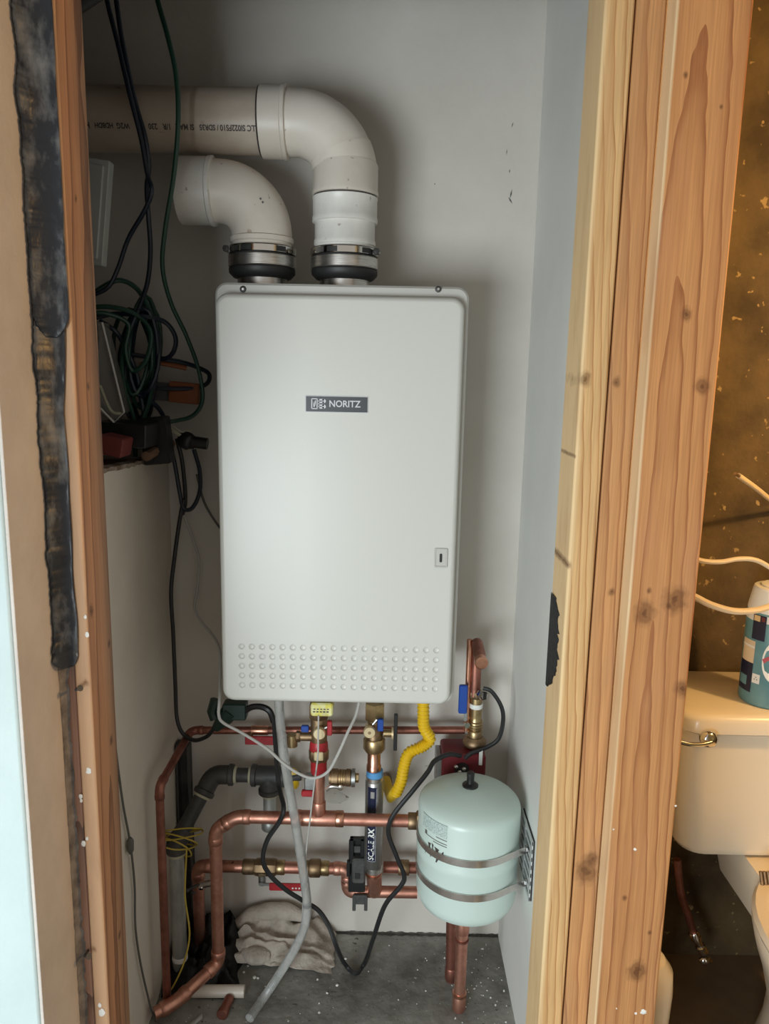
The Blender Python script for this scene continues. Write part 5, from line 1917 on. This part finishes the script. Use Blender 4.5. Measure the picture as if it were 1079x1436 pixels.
# paint specks on the jamb and the wide plank
m = MB()
for px, py, s_ in ((124, 1081, .005), (113, 1117, .004), (117, 1183, .005), (122, 1176, .003), (143, 1420, .007), (140, 1410, .004), (120, 865, .003), (122, 890, .004), (114, 1123, .003)):
    m.blob(A(px, py, 0.9995), (s_ * .7, 0.0008, s_), 8, 6, 0.5, py)
m.build('paint_speck', 'chip', bpy.data.objects['jamb_board'])['kind'] = 'stuff'
m = MB()
for px, py, s_ in ((903, 1419, .0050), (892, 1421, .0022), (891, 1191, .0025), (865, 1414, .0012), (948, 1130, .0018), (861, 1163, .0015)):
    m.blob(A(px, py, 0.9995), (s_ * 1.0, 0.0012, s_ * .8), 8, 6, 0.6, py)
m.build('paint_speck', 'chip', bpy.data.objects['wide_plank'])['kind'] = 'stuff'

# ================================================================== BATHROOM BEHIND THE PLANK
T = thing('toilet', 'cream porcelain toilet lit by warm light in the bathroom', 'toilet', (0.875, 1.25, 0.0))
def rr_ring(x0, x1, y0, y1, z, r, seg=6):
    out = []
    for cx_, cy_, a0 in ((x1 - r, y1 - r, 0), (x0 + r, y1 - r, 90), (x0 + r, y0 + r, 180), (x1 - r, y0 + r, 270)):
        for k in range(seg + 1):
            a = R_(a0 + 90 * k / seg)
            out.append(Vector((cx_ + r * math.cos(a), cy_ + r * math.sin(a), z)))
    return out


def stack(m, rings):
    n_ = len(rings[0])
    m.grid(rings, True)
    o = len(m.v) - n_ * len(rings)
    m.f.append(tuple(o + k for k in range(n_ - 1, -1, -1)))
    m.f.append(tuple(o + (len(rings) - 1) * n_ + k for k in range(n_)))


tx0, tx1 = 0.604, 1.150
m = MB()
stack(m, [rr_ring(tx0 + .050, tx1 - .050, 1.425, 1.585, .418, .03), rr_ring(tx0 + .026, tx1 - .026, 1.407, 1.595, .424, .045), rr_ring(tx0 + .016, tx1 - .016, 1.400, 1.598, .440, .048), rr_ring(tx0 + .004, tx1 - .004, 1.394, 1.60, .60, .048), rr_ring(tx0, tx1, 1.392, 1.60, .702, .048)])
m.build('tank', 'porcelain', T)
m = MB()
stack(m, [rr_ring(tx0 - .010, tx1 + .010, 1.380, 1.612, .700, .050), rr_ring(tx0 - .016, tx1 + .016, 1.374, 1.616, .705, .052), rr_ring(tx0 - .016, tx1 + .016, 1.374, 1.616, .728, .052), rr_ring(tx0 - .012, tx1 + .012, 1.378, 1.613, .737, .050), rr_ring(tx0 - .002, tx1 + .002, 1.388, 1.605, .742, .045)])
m.build('tank_lid', 'porcelain', T)
c = A(995, 1037, 1.362)
m = MB()
m.lathe(c + VY * 0.034, (0, -1, 0), [(0.010, 0), (0.010, 0.022), (0.0165, .026), (0.0175, .032), (0.0165, .037), (0.012, .041), (0.005, .043)], 24)
lv = m.build('flush_boss', 'chrome', T)
m = MB()
m.tube(smooth([c + VY * -.010, c + Vector((-.02, -.014, -.003)), c + Vector((-.045, -.014, -.003)), c + Vector((-.075, -.010, .004))], 6), 0.0048, 10)
m.build('flush_handle', 'chrome', lv)
# bowl, deck and seat
cx_, cy_ = 0.878, 1.165
def egg(sx, sy, z, dy=0.0, n_=40):
    out = []
    for k in range(n_):
        a = 2 * math.pi * k / n_
        yy = math.sin(a)
        out.append(Vector((cx_ + sx * math.cos(a) * (1 - 0.12 * max(0, -yy)), cy_ + dy + sy * yy, z)))
    return out


m = MB()
stack(m, [egg(.115, .20, .0, .06), egg(.118, .205, .03, .06), egg(.105, .175, .10, .07), egg(.11, .17, .18, .06), egg(.145, .205, .28, .03), egg(.178, .235, .35, .0), egg(.186, .243, .385, .0), egg(.182, .24, .398, .0)])
m.build('bowl', 'porcelain', T)
m = MB()
stack(m, [rr_ring(cx_ - .105, cx_ + .105, 1.30, 1.56, .30, .03), rr_ring(cx_ - .118, cx_ + .118, 1.29, 1.575, .36, .035), rr_ring(cx_ - .122, cx_ + .122, 1.29, 1.58, .405, .035), rr_ring(cx_ - .118, cx_ + .118, 1.292, 1.577, .417, .035)])
m.build('deck', 'porcelain', T)
m = MB()
no = 40
ro = [egg(.190, .235, .400, -.008), egg(.194, .24, .410, -.008), egg(.188, .234, .420, -.008), egg(.150, .19, .424, -.012), egg(.125, .16, .418, -.016), egg(.122, .157, .402, -.016)]
m.grid(ro, True)
m.build('seat', 'porcelain', T)
m = MB()
q = AZ(1070, 1243, .417)
for k in range(3):
    m.cyl(q + Vector((k * .007, 0, 0.0)), q + Vector((k * .007 - .004, .006, 0.028)), 0.0035, n=8)
m.build('seat_hinge_bolt', 'brass_old', T)

T = thing('supply_valve', 'chrome water stop with brown supply hose under the toilet tank', 'valve', A(985, 1345, 1.52))
m = MB()
m.tube(smooth([A(950, 1205, 1.50), A(955, 1250, 1.50), A(966, 1285, 1.51), A(974, 1312, 1.52)], 6), 0.0085, 10)
m.build('hose', 'copper_dark', T)
m = MB()
m.lathe(A(972, 1306, 1.515), (0.5, 0.02, -0.9), [(.010, 0), (.013, .004), (.013, .02), (.008, .024), (.008, .04), (.012, .042), (.012, .06), (.006, .064)], 14)
m.build('stop_body', 'chrome', T)
m = MB()
m.blob(A(990, 1347, 1.515), (.016, .009, .011), 12, 8)
m.build('oval_handle', 'chrome', T)

# wipes canister on the tank lid
cc = A(1076, 980, 1.455)
ccx, ccy, cz0 = cc.x, 1.458, 0.7422
cr = 0.0535
T = thing('wipes_canister', 'blue and white wipes canister with beige cap on toilet lid', 'canister', (ccx, ccy, cz0))
cz1 = A(1076, 866, ccy - cr).z
cz2 = A(1076, 822, ccy).z
m = MB()
m.lathe((ccx, ccy, cz0), VZ, [(cr * .93, 0), (cr, .005), (cr, cz1 - cz0 - .002), (cr * .985, cz1 - cz0)], 48)
m.build('body', 'can', T)
m = MB()
m.lathe((ccx, ccy, cz1), VZ, [(cr * 0.985, 0), (cr * 0.985, .004), (cr * .97, .010), (cr * .86, cz2 - cz1 - .006), (cr * .83, cz2 - cz1 - .001), (cr * .80, cz2 - cz1)], 44)
cap = m.build('cap', 'white', T)
m = MB()
m.lathe((ccx + .006, ccy, cz2), VZ, [(cr * .70, 0), (cr * .70, .003), (cr * .64, .0045)], 36)
m.build('flip_lid', 'white', T)
def cpatch(nm, mname, a0, a1, ya, yb, rr=0.0004):
    za, zb = A(1060, yb, ccy - cr * .8).z, A(1060, ya, ccy - cr * .8).z
    m = MB()
    cyl_patch(m, (ccx, ccy), cr + rr, a0, a1, za, zb)
    return m.build(nm, mname, T)


cpatch('top_band', 'white', 160, 330, 866, 876)
cpatch('navy_panel', 'navy', 197, 226, 866, 901, .0008)
cpatch('picture_patch', 'brass_hi', 199, 213, 867, 875, .0011)
cpatch('picture_patch', 'redcard', 216, 223, 868, 874, .0011)
cpatch('pink_panel', 'cord_cream', 172, 208, 904, 936, .0006)
cpatch('white_rule', 'white', 172, 208, 911, 914, .0009)
cpatch('navy_panel', 'navy', 168, 208, 935, 976, .0008)
cpatch('green_patch', 'can', 172, 196, 955, 968, .0011)
cpatch('recycle_square', 'white', 209, 225, 948, 961, .0008)
m = MB()
za = A(1060, 954.5, ccy - cr * .8).z
for k in range(3):
    a = R_(90 + 120 * k)
    ang = R_(217)
    rr = cr + .0012
    u0, v0 = .0030 * math.cos(a), .0030 * math.sin(a)
    tri = []
    for j in range(3):
        b = a + R_(120 * j)
        uu_, v_ = u0 + .0017 * math.cos(b), v0 + .0017 * math.sin(b)
        tri.append(Vector((ccx + rr * math.cos(ang + uu_ / rr), ccy + rr * math.sin(ang + uu_ / rr), za + v_)))
    m.add(tri, [(0, 1, 2)])
m.build('recycle_mark', 'ink', T)
# white oval with red ribbon and dark letters
def on_can(amid, z0, r):
    return lambda u, v: Vector((ccx + r * math.cos(R_(amid) + u / r), ccy + r * math.sin(R_(amid) + u / r), z0 + v))


zo = A(1075, 930, ccy - cr).z
m = MB()
f_ = on_can(253, zo, cr + .0005)
m.add([f_(0, 0)] + [f_(.026 * math.cos(2 * math.pi * k / 28), .044 * math.sin(2 * math.pi * k / 28)) for k in range(28)], [(0, 1 + k, 1 + (k + 1) % 28) for k in range(28)])
m.build('white_oval', 'white', T)
m = MB()
f_ = on_can(253, zo, cr + .0009)
m.add([f_(-.026, .002), f_(-.016, .010), f_(-.004, .012), f_(-.004, .004), f_(-.016, .001), f_(-.022, -.006)], [(0, 1, 2, 3, 4, 5)])
m.build('red_ribbon', 'red', T)
m = MB()
text_on(m, 'Ca', 0.020, lambda u, v: on_can(250, zo + .024, cr + .0009)(u, v), .0004)
m.build('lettering', 'navy', T)
m = MB()
text_on(m, 'ES', 0.009, lambda u, v: on_can(240, cz1 - .006, cr + .0008)(u, v), .0003)
m.build('top_lettering', 'navy', T)

# loose electrical cables
T = thing('cut_cable', 'straight cut cream cable stub sticking out of the brown wall', 'cable', A(1079, 700, 1.45))
m = MB()
m.tube([A(1036, 667, 1.40), A(1060, 684, 1.46), A(1100, 716, 1.628)], 0.0052, 10)
m.build('sheath', 'cord_cream', T)
MB().cyl(A(1031, 664, 1.39), A(1037, 668, 1.40), 0.0030).build('bare_end', 'brass_old', T)
cable('house_cable', [A(960, 776, 1.16), A(983, 786, 1.17), A(1010, 788, 1.18), A(1035, 784, 1.19), A(1058, 785, 1.2), A(1079, 795, 1.21), A(1130, 830, 1.23)], 0.0040, 'cord_cream', 'upper cream cable bowing out from behind the wide plank')
cable('house_cable', [A(955, 826, 1.10), A(977, 838, 1.12), A(1000, 849, 1.14), A(1030, 857, 1.16), A(1060, 856, 1.18), A(1085, 849, 1.2), A(1130, 835, 1.23)], 0.0054, 'cord_cream', 'lower thick cream cable passing in front of the canister cap')

# unidentified beige rounded form on the bathroom floor
T = thing('beige_form', 'unidentified beige rounded form on the dark bathroom floor beside the wide plank', 'bin', AZ(925, 1400, 0.0))
q = A(918, 1375, 1.20)
m = MB()
m.lathe((q.x, 1.26, 0.0), VZ, [(0.045, 0), (0.050, .004), (0.058, q.z * 0.8), (0.055, q.z * 0.93), (0.040, q.z)], 30)
m.build('body', 'porcelain', T)
m = MB()
m.lathe((q.x, 1.26, q.z), VZ, [(0.040, 0), (0.034, .004), (0.02, .007), (0.004, .008)], 30)
m.build('lid', 'porcelain', T)
